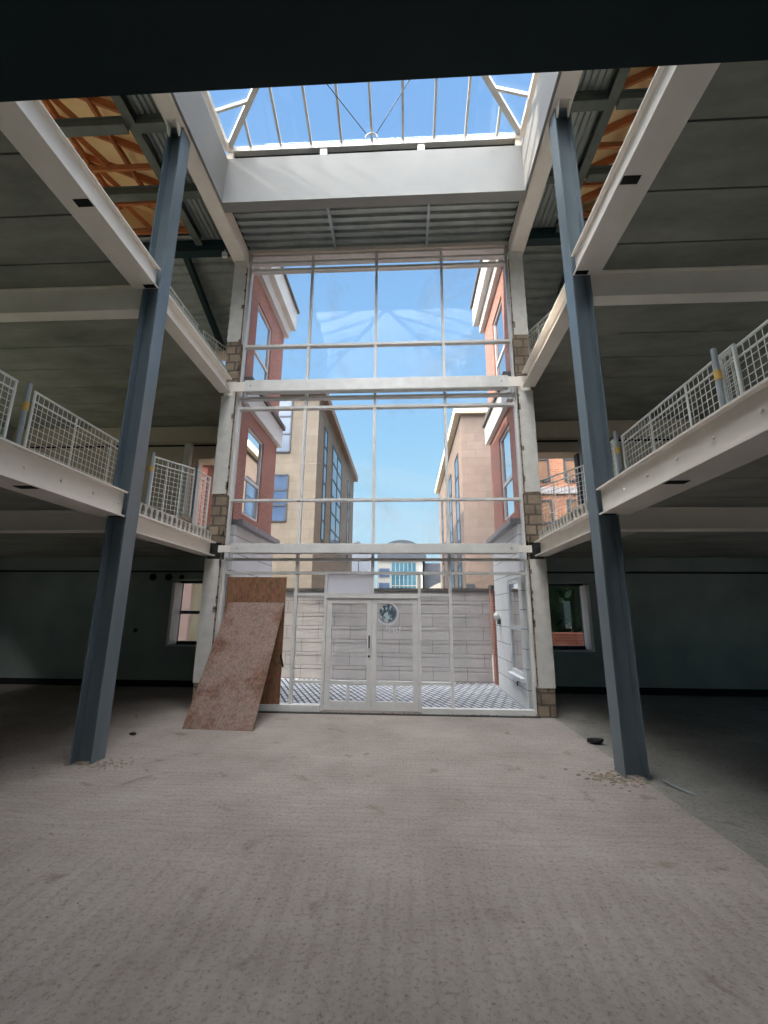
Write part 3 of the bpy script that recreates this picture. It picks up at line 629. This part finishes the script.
# round decal left on the right leaf with peeling strips
dc = thing('window_decal', (.29, YG - .008, 1.74), 'torn round vinyl decal stuck to the glass of the right door leaf', 'decal')
mb = MB(); cx, cz = .29, 1.735
mb.tube((cx, YG - .012, cz), (cx, YG - .008, cz), .155, 40)
mb.build('disc', DECAL, dc)
def ring(cx, cz, r0, r1, a0, a1, y0, y1, n=40):
    m = MB()
    for k in range(n):
        t0, t1 = a0 + (a1 - a0) * k / n, a0 + (a1 - a0) * (k + 1) / n
        m.prism([(cx + r * math.cos(t), y0, cz + r * math.sin(t)) for r, t in ((r0, t0), (r1, t0), (r1, t1), (r0, t1))], (0, y1 - y0, 0))
    return m
o = ring(cx, cz, .185, .215, -2.6, 1.5, YG - .012, YG - .008).build('rim', FILM, dc); o['label'] = 'pale partial rim'
ring(cx, cz, .160, .168, -2.9, 1.7, YG - .012, YG - .008).build('rim', DKFR, dc)
mb = MB()
for x, z, w_, h_ in ((.27, 1.50, .016, .2), (.33, 1.40, .014, .08), (.36, 1.44, .05, .012), (.41, 1.42, .012, .1), (.46, 1.44, .012, .07), (.44, 1.41, .05, .012), (.52, 1.45, .012, .12)): mb.box(x, x + w_, YG - .012, YG - .008, z - h_ / 2, z + h_ / 2)
o = mb.build('torn_strip', FILM, dc); o['label'] = 'scraps of white lettering below the disc'

# horizontal box beams in front of the glazing
def box_beam(z0, z1, label):
    t = thing('facade_beam', (0, 8.25, z0), label, 'beam', 'box beams across the glazing')
    box(-2.76, 2.76, 8.16, 8.32, z0, z1).build('box_section', FRAME, t, bevel=.012)
    for s in (-1, 1):
        e = .035
        box(s * 2.762, s * 3.0, 8.175, 8.195, z0 + e * .6, z1 - e).build('end_plate', CREAM, t)
        MB().tube((s * 2.62, 8.159, (z0 + z1) / 2), (s * 2.62, 8.15, (z0 + z1) / 2), .018, 8).build('bolt', GALV, t)
box_beam(2.845, 3.035, 'pale steel box beam across the glazing just above the doors')
box_beam(6.265, 6.54, 'pale steel box beam across the glazing at the upper gallery')
tag(box(-2.996, 2.996, 8.34, 8.62, 9.92, 10.115).build('head_beam', CREAM), 'cream steel beam along the head of the glazing under the roof decking', 'beam')

# ------------------------------------------------------------------ mesh barriers on the galleries
def barrier_panel(w, h=1.1):
    root = thing('mesh_barrier', (0, 0, 0), 'x', 'barrier', 'white mesh edge barriers')
    rr = .016
    MB().tube((0, 0, h), (w, 0, h), rr, 8).build('top_rail', WIRE, root, True)
    MB().tube((0, 0, h - .12), (w, 0, h - .12), rr * .8, 8).build('second_rail', WIRE, root, True)
    MB().tube((0, 0, .06), (w, 0, .06), rr * .8, 8).build('bottom_rail', WIRE, root, True)
    for x in (rr, w - rr): MB().tube((x, 0, .02), (x, 0, h), rr, 8).build('stile', WIRE, root, True)
    for k in (1, 2): MB().tube((w * k / 3, .004, .02), (w * k / 3, .004, h), .010, 6).build('stiffener', WIRE, root, True)
    m = MB(); n = round(w / .078)
    for i in range(1, n): m.box(w * i / n - .003, w * i / n + .003, -.003, .003, .06, h)
    z = .06 + .085
    while z < h - .13: m.box(0, w, -.003, .003, z - .003, z + .003); z += .085
    m.build('wire_mesh', WIRE, root, True)
    return root
PANELS = {}
def place_panel(p, q, z, label):
    p, q = Vector((*p, z)), Vector((*q, z)); w = round((q - p).length, 2)
    if w in PANELS: r = copy_tree(PANELS[w])
    else: r = PANELS[w] = barrier_panel(w)
    r.location = p; r.rotation_euler.z = math.atan2(q.y - p.y, q.x - p.x); r['label'] = label
    return r
def barrier_post(x, y, z, label, clip=True):
    t = thing('barrier_post', (x, y, z), label, 'post', 'tube posts of the barriers')
    MB().tube((x, y, z + .002), (x, y, z + 1.15), .028, 14).build('tube', GALV, t)
    box(x - .07, x + .07, y - .07, y + .07, z + .001, z + .012).build('foot_plate', GALV, t)
    if clip: MB().tube((x, y, z + .80), (x, y, z + .90), .034, 14).build('clip', YELLOW, t)
    return t
XB = 3.9
Z1, Z2 = 3.262, 6.772
place_panel((-XB, 2.1), (-XB, 4.38), Z1, 'white mesh barrier at the photo edge on the lower left gallery')
barrier_post(-XB + .02, 4.52, Z1, 'galvanised post with yellow clip on the lower left gallery between two mesh barriers')
place_panel((-XB, 4.62), (-XB, 6.78), Z1, 'white mesh barrier on the lower left gallery passing behind the blue column')
barrier_post(-3.70, 6.83, Z1, 'slim post with yellow clip on the lower left gallery between column and glazing')
place_panel((-3.72, 6.9), (-3.32, 7.6), Z1, 'short white mesh barrier angled towards the left pier on the lower gallery')
place_panel((-3.31, 7.62), (-3.27, 8.14), Z1, 'narrow white mesh barrier ending against the left pier on the lower gallery')
tag(MB().tube((-3.29, 7.58, Z1), (-3.29, 7.58, Z1 + 1.15), .02, 8).build('barrier_upright', DKFR), 'dark upright between the angled mesh barriers on the lower left gallery', 'post')
place_panel((XB + .05, 1.95), (XB + .05, 4.25), Z1, 'white mesh barrier at the photo edge on the lower right gallery')
barrier_post(XB - .09, 4.12, Z1, 'galvanised post with yellow clip on the lower right gallery at the barrier overlap')
place_panel((XB, 3.97), (XB, 6.27), Z1, 'white mesh barrier on the lower right gallery sloping down to the blue column')
barrier_post(XB - .12, 6.2, Z1, 'slim galvanised post just right of the blue column on the lower right gallery')
place_panel((XB - .06, 6.4), (XB - .06, 7.5), Z1, 'white mesh barrier on the lower right gallery mostly behind the blue column')
place_panel((XB - .04, 7.56), (3.34, 8.56), Z1, 'white mesh barrier angled to the right pier in front of the sunny brick building')
barrier_post(XB + .06, 7.6, Z1, 'galvanised post at the corner of the angled barrier on the lower right gallery', False)
place_panel((-XB, 6.2), (-XB, 8.12), Z2, 'white mesh barrier on the upper left gallery seen as two thin rails above the beam')
barrier_post(-XB - .02, 8.22, Z2, 'pale post at the barrier corner on the upper left gallery', False)
place_panel((-XB + .03, 8.3), (-3.42, 9.5), Z2, 'white mesh barrier turning behind the left pier on the upper gallery')
place_panel((XB - .06, 6.2), (XB - .06, 7.64), Z2, 'white mesh barrier on the upper right gallery beside the blue column')
place_panel((XB - .10, 7.7), (3.38, 8.7), Z2, 'white mesh barrier turning towards the right pier on the upper gallery')
# loose brick lying on the plank edge
tag(box(-3.22, -3.12, 7.05, 7.27, 3.267, 3.36).build('loose_brick', RUBBLE, bevel=.008), 'loose tan brick lying on the edge of the lower left gallery', 'brick')

# ------------------------------------------------------------------ boards leaning against the glazing
def slab_from(c, thick, name, m, label, cat='board'):
    """quad c (bottom-left, bottom-right, top-right, top-left) given a thickness away from the viewer"""
    c = [Vector(p) for p in c]; n = (c[1] - c[0]).cross(c[3] - c[0]).normalized()
    if n.y < 0: n = -n
    o = MB().prism(c, n * thick).build(name, m); return tag(o, label, cat)
slab_from([(-2.78, 7.01, .004), (-1.66, 6.95, .004), (-1.65, 8.25, 1.92), (-2.72, 8.25, 1.92)], .018, 'leaning_board', OSBF, 'grey weathered board leaning forward, its foot out on the floor', 'board')
ub = slab_from([(-2.80, 8.285, .122), (-1.65, 8.285, .122), (-1.655, 8.30, 2.40), (-2.80, 8.30, 2.40)], .018, 'upright_board', OSBB, 'brown board standing upright against the glazing behind the grey one', 'board')
o = MB().bar((-1.68, 8.295, .98), (-1.62, 8.285, .76), .03, .025).build('strap', BLACK, ub); o['label'] = 'short black strap poking out at the edge'
# ------------------------------------------------------------------ debris
def lump(x, y, r, m, label, sc=(1, 1, .4), name='rubble_lump', grp=None):
    o = MB().blob((x, y, r * .3), r, 2, .25, sc).build(name, m); o.location.z = -.004; return tag(o, label, 'rubble', grp)
lump(3.28, 6.75, .085, DARKLUMP, 'dark flat lump on the floor between right column and pier', (1.4, .8, .45))
lump(-3.31, 6.63, .04, DARKLUMP, 'small dark chip on the floor between left column and leaning board', (1.3, .7, .5))
def crumbs(name, spots, label):
    mb = MB()
    for x, y, r in spots: mb.blob((x, y, r * .25), r, 1, .35, (1.3, 1, .5))
    tag(mb.build(name, RUBBLE), label, 'rubble', kind='stuff')
crumbs('rubble', [(A - .1 + random.gauss(0, .16), 5.36 + random.gauss(0, .12), random.uniform(.006, .022)) for _ in range(170)], 'crumbled concrete around the foot of the right column')
crumbs('rubble', [(-A + .1 + random.gauss(0, .22), 5.42 + random.gauss(0, .10), random.uniform(.005, .016)) for _ in range(150)], 'crumbled concrete around the foot of the left column')
crumbs('rubble', [(random.uniform(-2.6, 2.9), random.uniform(2.2, 5.2), random.uniform(.003, .009)) for _ in range(90)], 'fine grit scattered over the near part of the hall floor')
crumbs('rubble', [(random.uniform(-1.5, 2.95), 8.3 + random.gauss(0, .03), random.uniform(.006, .02)) for _ in range(90)], 'line of grit along the sill of the glazing')
tag(box(-2.95, 2.95, 8.17, 8.255, .0, .014).build('threshold', DARKLUMP), 'dark gritty joint along the foot of the glazing', 'threshold', kind=S)
tag(MB().path([(3.41, 5.36, .004), (3.42, 5.24, .004), (3.46, 5.1, .004), (3.52, 4.98, .004)], .009, 6).build('cable_offcut', GALV), 'pale cable offcut on the floor right of the column', 'cable')

# ------------------------------------------------------------------ brick wings either side of the courtyard
def wing(s, side):
    xi, xo = s * 2.95, s * 3.3
    def bx(a, b, y0, y1, z0, z1): return MB().box(a, b, y0, y1, z0, z1)
    t = thing('wall_wing_%s' % side, (s * 3.1, 9.9, 0), '%s wing of the courtyard in red brick over a white base, with cornice' % side, 'wall', kind=S)
    w1, w2 = (9.08, 10.17, 3.85, 5.92), (9.05, 10.17, 7.0, 9.2)
    g = (8.85, 9.83, .55, 2.45)
    y0, y1 = 8.63, 11.2
    a, b = sorted((xi, xo))
    panelled(MB(), 'y', y0, y1, 3.5, 10.0, a, b, [w1, w2]).build('brick_wall', BRICK, t)
    a2, b2 = sorted((s * 2.88, xo))
    panelled(MB(), 'y', y0, y1 + .06, -.1, 3.5, a2, b2, [g]).build('white_base', ASHLAR, t)
    a3, b3 = sorted((s * 2.74, xo)); 
    lg = MB().box(a3, b3, y0, y1 + .18, 3.50, 3.62); lg.build('ledge', LEDGE, t, bevel=.01)
    a4, b4 = sorted((s * 2.84, xo))
    box(a4, b4, y0, y1 + .1, 6.25, 6.78).build('string_course', WHITE, t); a5, b5 = sorted((s * 2.78, xo)); box(a5, b5, y0, y1 + .16, 6.78, 6.9).build('string_course', COPING, t)
    a6, b6 = sorted((s * 2.83, xo)); box(a6, b6, y0, y1 + .12, 9.75, 10.1).build('cornice', WHITE, t)
    a7, b7 = sorted((s * 2.68, xo)); box(a7, b7, y0, y1 + .27, 10.1, 10.75).build('cornice', WHITE, t)
    a8, b8 = sorted((s * 2.62, xo)); box(a8, b8, y0, y1 + .34, 10.75, 10.83).build('cornice', COPING, t)
    for i, (ya, yb, za, zb) in enumerate((w1, w2, g)):
        w = thing('window_%d' % (6 + i + (0 if s < 0 else 3)), (s * 3.1, (ya + yb) / 2, za), '%s window of the %s courtyard wing' % (('middle brick framed', 'topmost brick framed', 'ground level white')[i], side), 'window', kind=S)
        fx = (s * 2.99, s * 3.05) if i < 2 else (s * 2.89, s * 2.95)
        tt = .06 if i < 2 else .085
        MB().box(*fx, ya + .002, ya + tt, za + .002, zb - .002).box(*fx, yb - tt, yb - .002, za + .002, zb - .002).box(*fx, ya + tt, yb - tt, zb - tt, zb - .002).box(*fx, ya + tt, yb - tt, za + .002, za + tt).build('window_frame', WINFR, w)
        zr = za + (zb - za) * (.42 if i < 2 else .48)
        box(*fx, ya + tt, yb - tt, zr - .04, zr + .04).build('transom', WINFR, w)
        px = (fx[0] + fx[1]) / 2
        box(px - .005, px + .005, ya + tt * .8, yb - tt * .8, za + tt * .8, zb - tt * .8).build('pane', WGLASS, w)
        if i == 2:
            box(s * 2.80, s * 2.88, ya - .06, yb + .06, za - .07, za - .002).build('window_sill', WINFR, w)
    return t
for s, side in SIDES: wing(s, side)
# wall lamp and tap on the right wing
t = thing('wall_lamp', (2.8, 10.75, 1.55), 'round white bulkhead lamp on the right courtyard wing beside its window', 'lamp')
MB().blob((2.80, 10.75, 1.68), .09, 3, 0, (.8, 1, 1.1)).build('lamp_globe', WHITE, t, smooth=True); box(2.82, 2.875, 10.68, 10.82, 1.5, 1.62).build('bracket', DKFR, t)
t = thing('garden_tap', (2.84, 8.95, .42), 'dark garden tap low on the white wall of the right wing', 'tap')
MB().tube((2.875, 8.95, .47), (2.76, 8.95, .47), .016).build('pipe', DKFR, t); MB().tube((2.77, 8.95, .48), (2.77, 8.95, .40), .014).build('spout', DKFR, t); MB().tube((2.81, 8.90, .53), (2.81, 9.0, .53), .012).build('handle', DKFR, t)
# boundary wall and brick pier
t = thing('wall_courtyard', (0, 12.2, 0), 'grey block wall with dark coping closing the courtyard', 'wall', kind=S)
mb = MB().prism([(-3.6, 12.47, -.1), (2.9, 12.12, -.1), (2.9, 12.35, -.1), (-3.6, 12.7, -.1)], (0, 0, 2.42))
for k in range(7): mb.prism([(-3.6, 12.45, -.1 + k * .345 + .009), (2.9, 12.1, -.1 + k * .345 + .009), (2.9, 12.13, -.1 + k * .345 + .009), (-3.6, 12.48, -.1 + k * .345 + .009)], (0, 0, .327))
mb.build('block_wall', BWALL, t)
MB().prism([(-3.6, 12.41, 2.32), (2.9, 12.06, 2.32), (2.9, 12.39, 2.32), (-3.6, 12.74, 2.32)], (0, 0, .09)).build('coping', COPING, t)
t = thing('gate_pier', (3.02, 12.0, 0), 'slim red brick pier with dark cap at the right end of the courtyard wall', 'pier')
box(2.92, 3.16, 11.75, 12.05, -.05, 2.36).build('brick_shaft', BRICK, t); box(2.88, 3.2, 11.71, 12.09, 2.361, 2.48).build('cap', COPING, t)
crumbs('litter', [(2.05 + random.gauss(0, .12), 11.85 + random.gauss(0, .05), random.uniform(.015, .04)) for _ in range(12)], 'scraps of litter at the foot of the courtyard wall')

# ------------------------------------------------------------------ buildings beyond
def grid_window(mb_f, parent, axis, u0, u1, z0, z1, plane, face, cols=2, rws=4, name='window', fm=DKFR, pm=None):
    """window set on a wall face; axis 'x': lies in a plane y=plane facing -y; axis 'y': in a plane x=plane facing face"""
    t = .07
    def bb(a, b, c, d, p0, p1): return (a, b, p0, p1, c, d) if axis == 'x' else (p0, p1, a, b, c, d)
    p0, p1 = (plane - .05, plane + .01) if axis == 'x' else sorted((plane + face * .05, plane - face * .01))
    m = MB()
    for k in range(cols + 1): u = u0 + (u1 - u0) * k / cols; m.box(*bb(u - t / 2, u + t / 2, z0, z1, p0, p1))
    for k in range(rws + 1): z = z0 + (z1 - z0) * k / rws; m.box(*bb(u0, u1, z - t / 2, z + t / 2, p0, p1))
    o = m.build(name, fm, parent)
    q0, q1 = (plane - .025, plane - .005) if axis == 'x' else sorted((plane + face * .025, plane + face * .005))
    MB().box(*bb(u0, u1, z0, z1, q0, q1)).build('pane', pm or DKPANE, o)
    return o
b = thing('stone_building', (-8.5, 26, 0), 'cream stone building on the left beyond the courtyard wall', 'building', 'cream stone buildings')
box(-14, -3.5, 19.0, 33, -.1, 12.0).build('wall', STONE, b)
box(-14.1, -3.2, 18.8, 33.3, 12.0, 12.45).build('parapet', STONEP, b)
for z0, z1 in ((9.1, 12.0 - .2), (5.77, 7.96)): grid_window(None, b, 'x', -5.75, -4.82, z0, z1, 19.0, -1, 1, 3)
for y0, y1, cols in ((20.5, 21.3, 1), (23.0, 26.4, 2), (29.6, 30.4, 1)): grid_window(None, b, 'y', y0, y1, 5.2, 11.0, -3.5, 1, cols, 6)
b = thing('stone_building', (8.5, 28, 0), 'pinkish cream stone building on the right beyond the courtyard wall', 'building', 'cream stone buildings')
box(3.5, 14, 21.0, 36.3, -.1, 11.85).build('wall', STONEP, b)
box(3.2, 14.1, 20.8, 36.6, 11.85, 12.3).build('parapet', CREAMREN, b)
for y0, y1, cols in ((22.4, 23.8, 1), (26, 29.0, 2), (32.5, 33.6, 1)): grid_window(None, b, 'y', y0, y1, 3.0, 10.2, 3.5, -1, cols, 6)
for k, z in enumerate((2.6,)): box(3.5, 3.9, 20.9, 21.0, 2.5, 3.1).build('plaque', SLATE, b)
# far row
b = thing('domed_building', (-.1, 47, 0), 'distant glass fronted building with a shallow curved roof', 'building')
box(-2.4, 2.4, 46, 54, -.1, 7.3).build('wall', FARWALL, b)
box(-.9, 1.7, 45.9, 45.99, 3.4, 6.9).build('curtain_glass', BLUEGL, b)
m = MB()
for k in range(7): m.box(-.9 + k * .433 - .03, -.9 + k * .433 + .03, 45.84, 45.9, 3.4, 6.9)
for z in (4.5, 5.7): m.box(-.9, 1.7, 45.84, 45.9, z - .04, z + .04)
m.build('glazing_grid', FARWALL, b)
arc = [(.2 + 2.6 * math.cos(a), 45.6, 7.31 + 2.0 * math.sin(a)) for a in [PI * k / 24 for k in range(25)]]
MB().prism(arc, (0, 8, 0)).build('curved_roof', SLATE, b)
for z in (3.9, 5.4): box(-2.2, -1.1, 45.93, 45.99, z, z + .9).build('window', DKPANE, b)
b = thing('slate_roofed_building', (-7, 44, 0), 'distant grey roofed building left of the curved roof', 'building')
box(-12, -2.75, 43, 45.2, -.1, 5.5).build('wall', FARWALL, b)
MB().prism([(-12.2, 42.7, 5.5), (-2.65, 42.7, 5.5), (-2.65, 44.1, 7.7), (-12.2, 44.1, 7.7)], (0, 1, .0)).build('roof', SLATE, b)
for x in (-5.2, -4.4, -3.6): box(x, x + .45, 42.93, 42.995, 4.2, 5.0).build('window', DKPANE, b)
MB().tube((-4.05, 42.6, 4.2), (-4.05, 42.6, 7.0), .05).build('mast', DKFR, b)
t = thing('roof_tank', (-4.5, 44.6, 7.7), 'dark round topped tank standing on the distant grey roof', 'tank')
MB().tube((-4.5, 44.6, 7.701), (-4.5, 44.6, 8.6), .48, 20).build('drum', SLATE, t); MB().blob((-4.5, 44.6, 8.6), .48, 3, 0, (1, 1, .9)).build('lid', SLATE, t, smooth=True)
b = thing('curved_wall_building', (6, 40, 0), 'distant low building with a pale curved gable right of the doors', 'building')
MB().prism([(1.9 + 3.2 * (1 - math.cos(a)), 41, 2.4 + 2.3 * math.sin(a)) for a in [PI / 2 * k / 10 for k in range(11)]][::-1] + [(1.9, 41, -.1), (8.0, 41, -.1), (8.0, 41, 4.7)], (0, 6, 0)).build('wall', SLABEND, b)
box(2.6, 9, 47.2, 52, -.1, 7.0).build('block', SLATE, b)
# sunny brick building seen through the right gallery opening, red brick tower through the left one
b = thing('brick_building', (6.2, 17, 0), 'sunlit orange brick building seen through the right gallery opening', 'building')
box(4.6, 6.95, 15.5, 19, -.1, 10.5).build('wall', BRICKT, b); box(4.55, 7.0, 15.44, 19.05, 6.0, 6.25).build('string_course', LEDGE, b); box(4.5, 7.1, 15.3, 19.1, 10.5, 10.9).build('roof', SLATE, b)
for x in (5.2, 6.5):
    for z in (4.1, 6.5, 8.6): grid_window(None, b, 'x', x, x + (.7 if x < 6 else .4), z, z + 1.65, 15.5, -1, 1, 2, pm=BROWNPANE)
b = thing('brick_tower', (-6.1, 15, 0), 'narrow red brick tower seen through the left gallery opening', 'building')
box(-6.76, -6.42, 14.4, 15.0, -.1, 6.9).build('shaft', DBRICK, b)
MB().prism([(-6.86, 14.3, 6.9), (-6.32, 14.3, 6.9), (-6.42, 14.3, 7.25), (-6.6, 14.3, 7.25)], (0, .8, 0)).build('cap', COPING, b)
b = thing('rendered_cottage', (-7.2, 13.6, 0), 'pink rendered house with cream gable seen through the left rear window', 'building')
box(-9.5, -5.86, 13, 14.2, -.1, 3.9).build('wall', PINKREN, b); box(-5.859, -4.6, 13.1, 14.2, -.1, 3.7).build('wing', CREAMREN, b)
MB().prism([(-9.7, 12.8, 3.9), (-5.8, 12.8, 3.9), (-5.8, 13.6, 4.15), (-9.7, 13.6, 4.15)], (0, .2, 0)).build('roof', SLATE, b); box(-8.2, -7.4, 12.93, 12.99, 1.2, 2.6).build('window', DKPANE, b)
# hedge and low brick wall outside the right rear window
tag(box(4.3, 9.5, 13.0, 13.25, -.1, 1.22).build('garden_wall', DBRICK), 'low red brick garden wall seen through the right rear window', 'wall')
hd = thing('dark_hedge', (6.6, 14.2, 0), 'dense dark green hedge behind the low brick garden wall', 'hedge')
mb = MB()
for _ in range(900):
    c = Vector((random.uniform(4.4, 9.2), max(13.55, random.gauss(14.2, .25)), random.uniform(.5, 3.4))); n = Vector((random.gauss(0, 1), random.gauss(0, 1), random.gauss(0, 1))).normalized()
    a = n.orthogonal().normalized() * random.uniform(.10, .18); bb_ = n.cross(a)
    mb.bm.faces.new([mb.bm.verts.new(c + q) for q in (a, bb_ * .6, -a, -bb_ * .6)])
mb.build('foliage', LEAF, hd)
mb = MB()
for x in (4.8, 6, 7.3, 8.6): mb.tube((x, 14.2, -.06), (x, 14.2, 2.6), .06)
mb.build('stem', BARK, hd)
mb = MB().box(4.4, 9.2, 14.0, 14.6, .0, 2.9); mb.build('inner_foliage', LEAF, hd)

# ------------------------------------------------------------------ light
sun = bpy.data.lights.new('sun', 'SUN'); sun.energy = 8.0; sun.color = (1, .90, .74); sun.angle = math.radians(.8)
so = bpy.data.objects.new('sun', sun); COL.objects.link(so)
SUN_TRAVEL = Vector((1, .13, -.85)).normalized()
so.rotation_euler = SUN_TRAVEL.to_track_quat('-Z', 'Y').to_euler()
so.location = (-20, -20, 30)
W = bpy.data.worlds.new('sky'); SC.world = W; W.use_nodes = True
nt = W.node_tree; nt.nodes.clear()
out = N(nt, 'ShaderNodeOutputWorld'); bg = N(nt, 'ShaderNodeBackground'); L(nt, bg.outputs[0], out.inputs[0])
tc = N(nt, 'ShaderNodeTexCoord'); s_ = N(nt, 'ShaderNodeSeparateXYZ'); L(nt, tc.outputs['Generated'], s_.inputs[0])
base = ramp(nt, s_.outputs[2], [(0.0, lin((206, 232, 242))), (.14, lin((188, 230, 250))), (.30, lin((174, 224, 254))), (.5, lin((156, 206, 252))), (.85, lin((140, 189, 247)))])
# thin high cloud
mp = N(nt, 'ShaderNodeMapping', ins={'Scale': (1.0, 1.0, 2.4), 'Rotation': (0, .5, .3)}); L(nt, tc.outputs['Generated'], mp.inputs[0])
cn = N(nt, 'ShaderNodeTexNoise', ins={'Scale': 1.6, 'Detail': 6, 'Roughness': .6, 'Distortion': .7}); L(nt, mp.outputs[0], cn.inputs['Vector'])
cr = ramp(nt, cn.outputs[0], [(.52, (0, 0, 0, 1)), (.80, (.5, .5, .5, 1))])
mx = N(nt, 'ShaderNodeMix', data_type='RGBA'); L(nt, cr.outputs[0], mx.inputs[0]); L(nt, base.outputs[0], mx.inputs[6]); mx.inputs[7].default_value = lin((232, 240, 250))
# bright lobe added to the sky overhead, out of view, to light the hall
dv = N(nt, 'ShaderNodeVectorMath', operation='DOT_PRODUCT'); L(nt, tc.outputs['Generated'], dv.inputs[0]); dv.inputs[1].default_value = Vector((-.22, -.42, .88)).normalized()
mr = N(nt, 'ShaderNodeMapRange', ins={'From Min': .66, 'From Max': 1.0, 'To Min': 0, 'To Max': 1}); L(nt, dv.outputs['Value'], mr.inputs[0])
pw = N(nt, 'ShaderNodeMath', operation='POWER'); pw.inputs[1].default_value = 1.0; L(nt, mr.outputs[0], pw.inputs[0])
hz = N(nt, 'ShaderNodeMix', data_type='RGBA', blend_type='ADD'); hz.inputs[0].default_value = 1
sc_ = N(nt, 'ShaderNodeMix', data_type='RGBA', blend_type='MULTIPLY'); sc_.inputs[0].default_value = 1; L(nt, pw.outputs[0], sc_.inputs[6]); sc_.inputs[7].default_value = (20.5, 20, 19.6, 1)
sc_.clamp_result = False; hz.clamp_result = False
L(nt, mx.outputs[2], hz.inputs[6]); L(nt, sc_.outputs[2], hz.inputs[7])
L(nt, hz.outputs[2], bg.inputs[0]); bg.inputs[1].default_value = 1.0

SC.view_settings.view_transform = 'Standard'; SC.view_settings.look = 'None'; SC.view_settings.gamma = 1; SC.view_settings.exposure = 0.0
SC.view_settings.use_curve_mapping = False
try:
    SC.cycles.use_denoising = True
    SC.cycles.max_bounces = 12; SC.cycles.diffuse_bounces = 6; SC.cycles.transparent_max_bounces = 16
    SC.cycles.sample_clamp_indirect = 6
    SC.cycles.caustics_reflective = False; SC.cycles.caustics_refractive = False
except Exception: pass
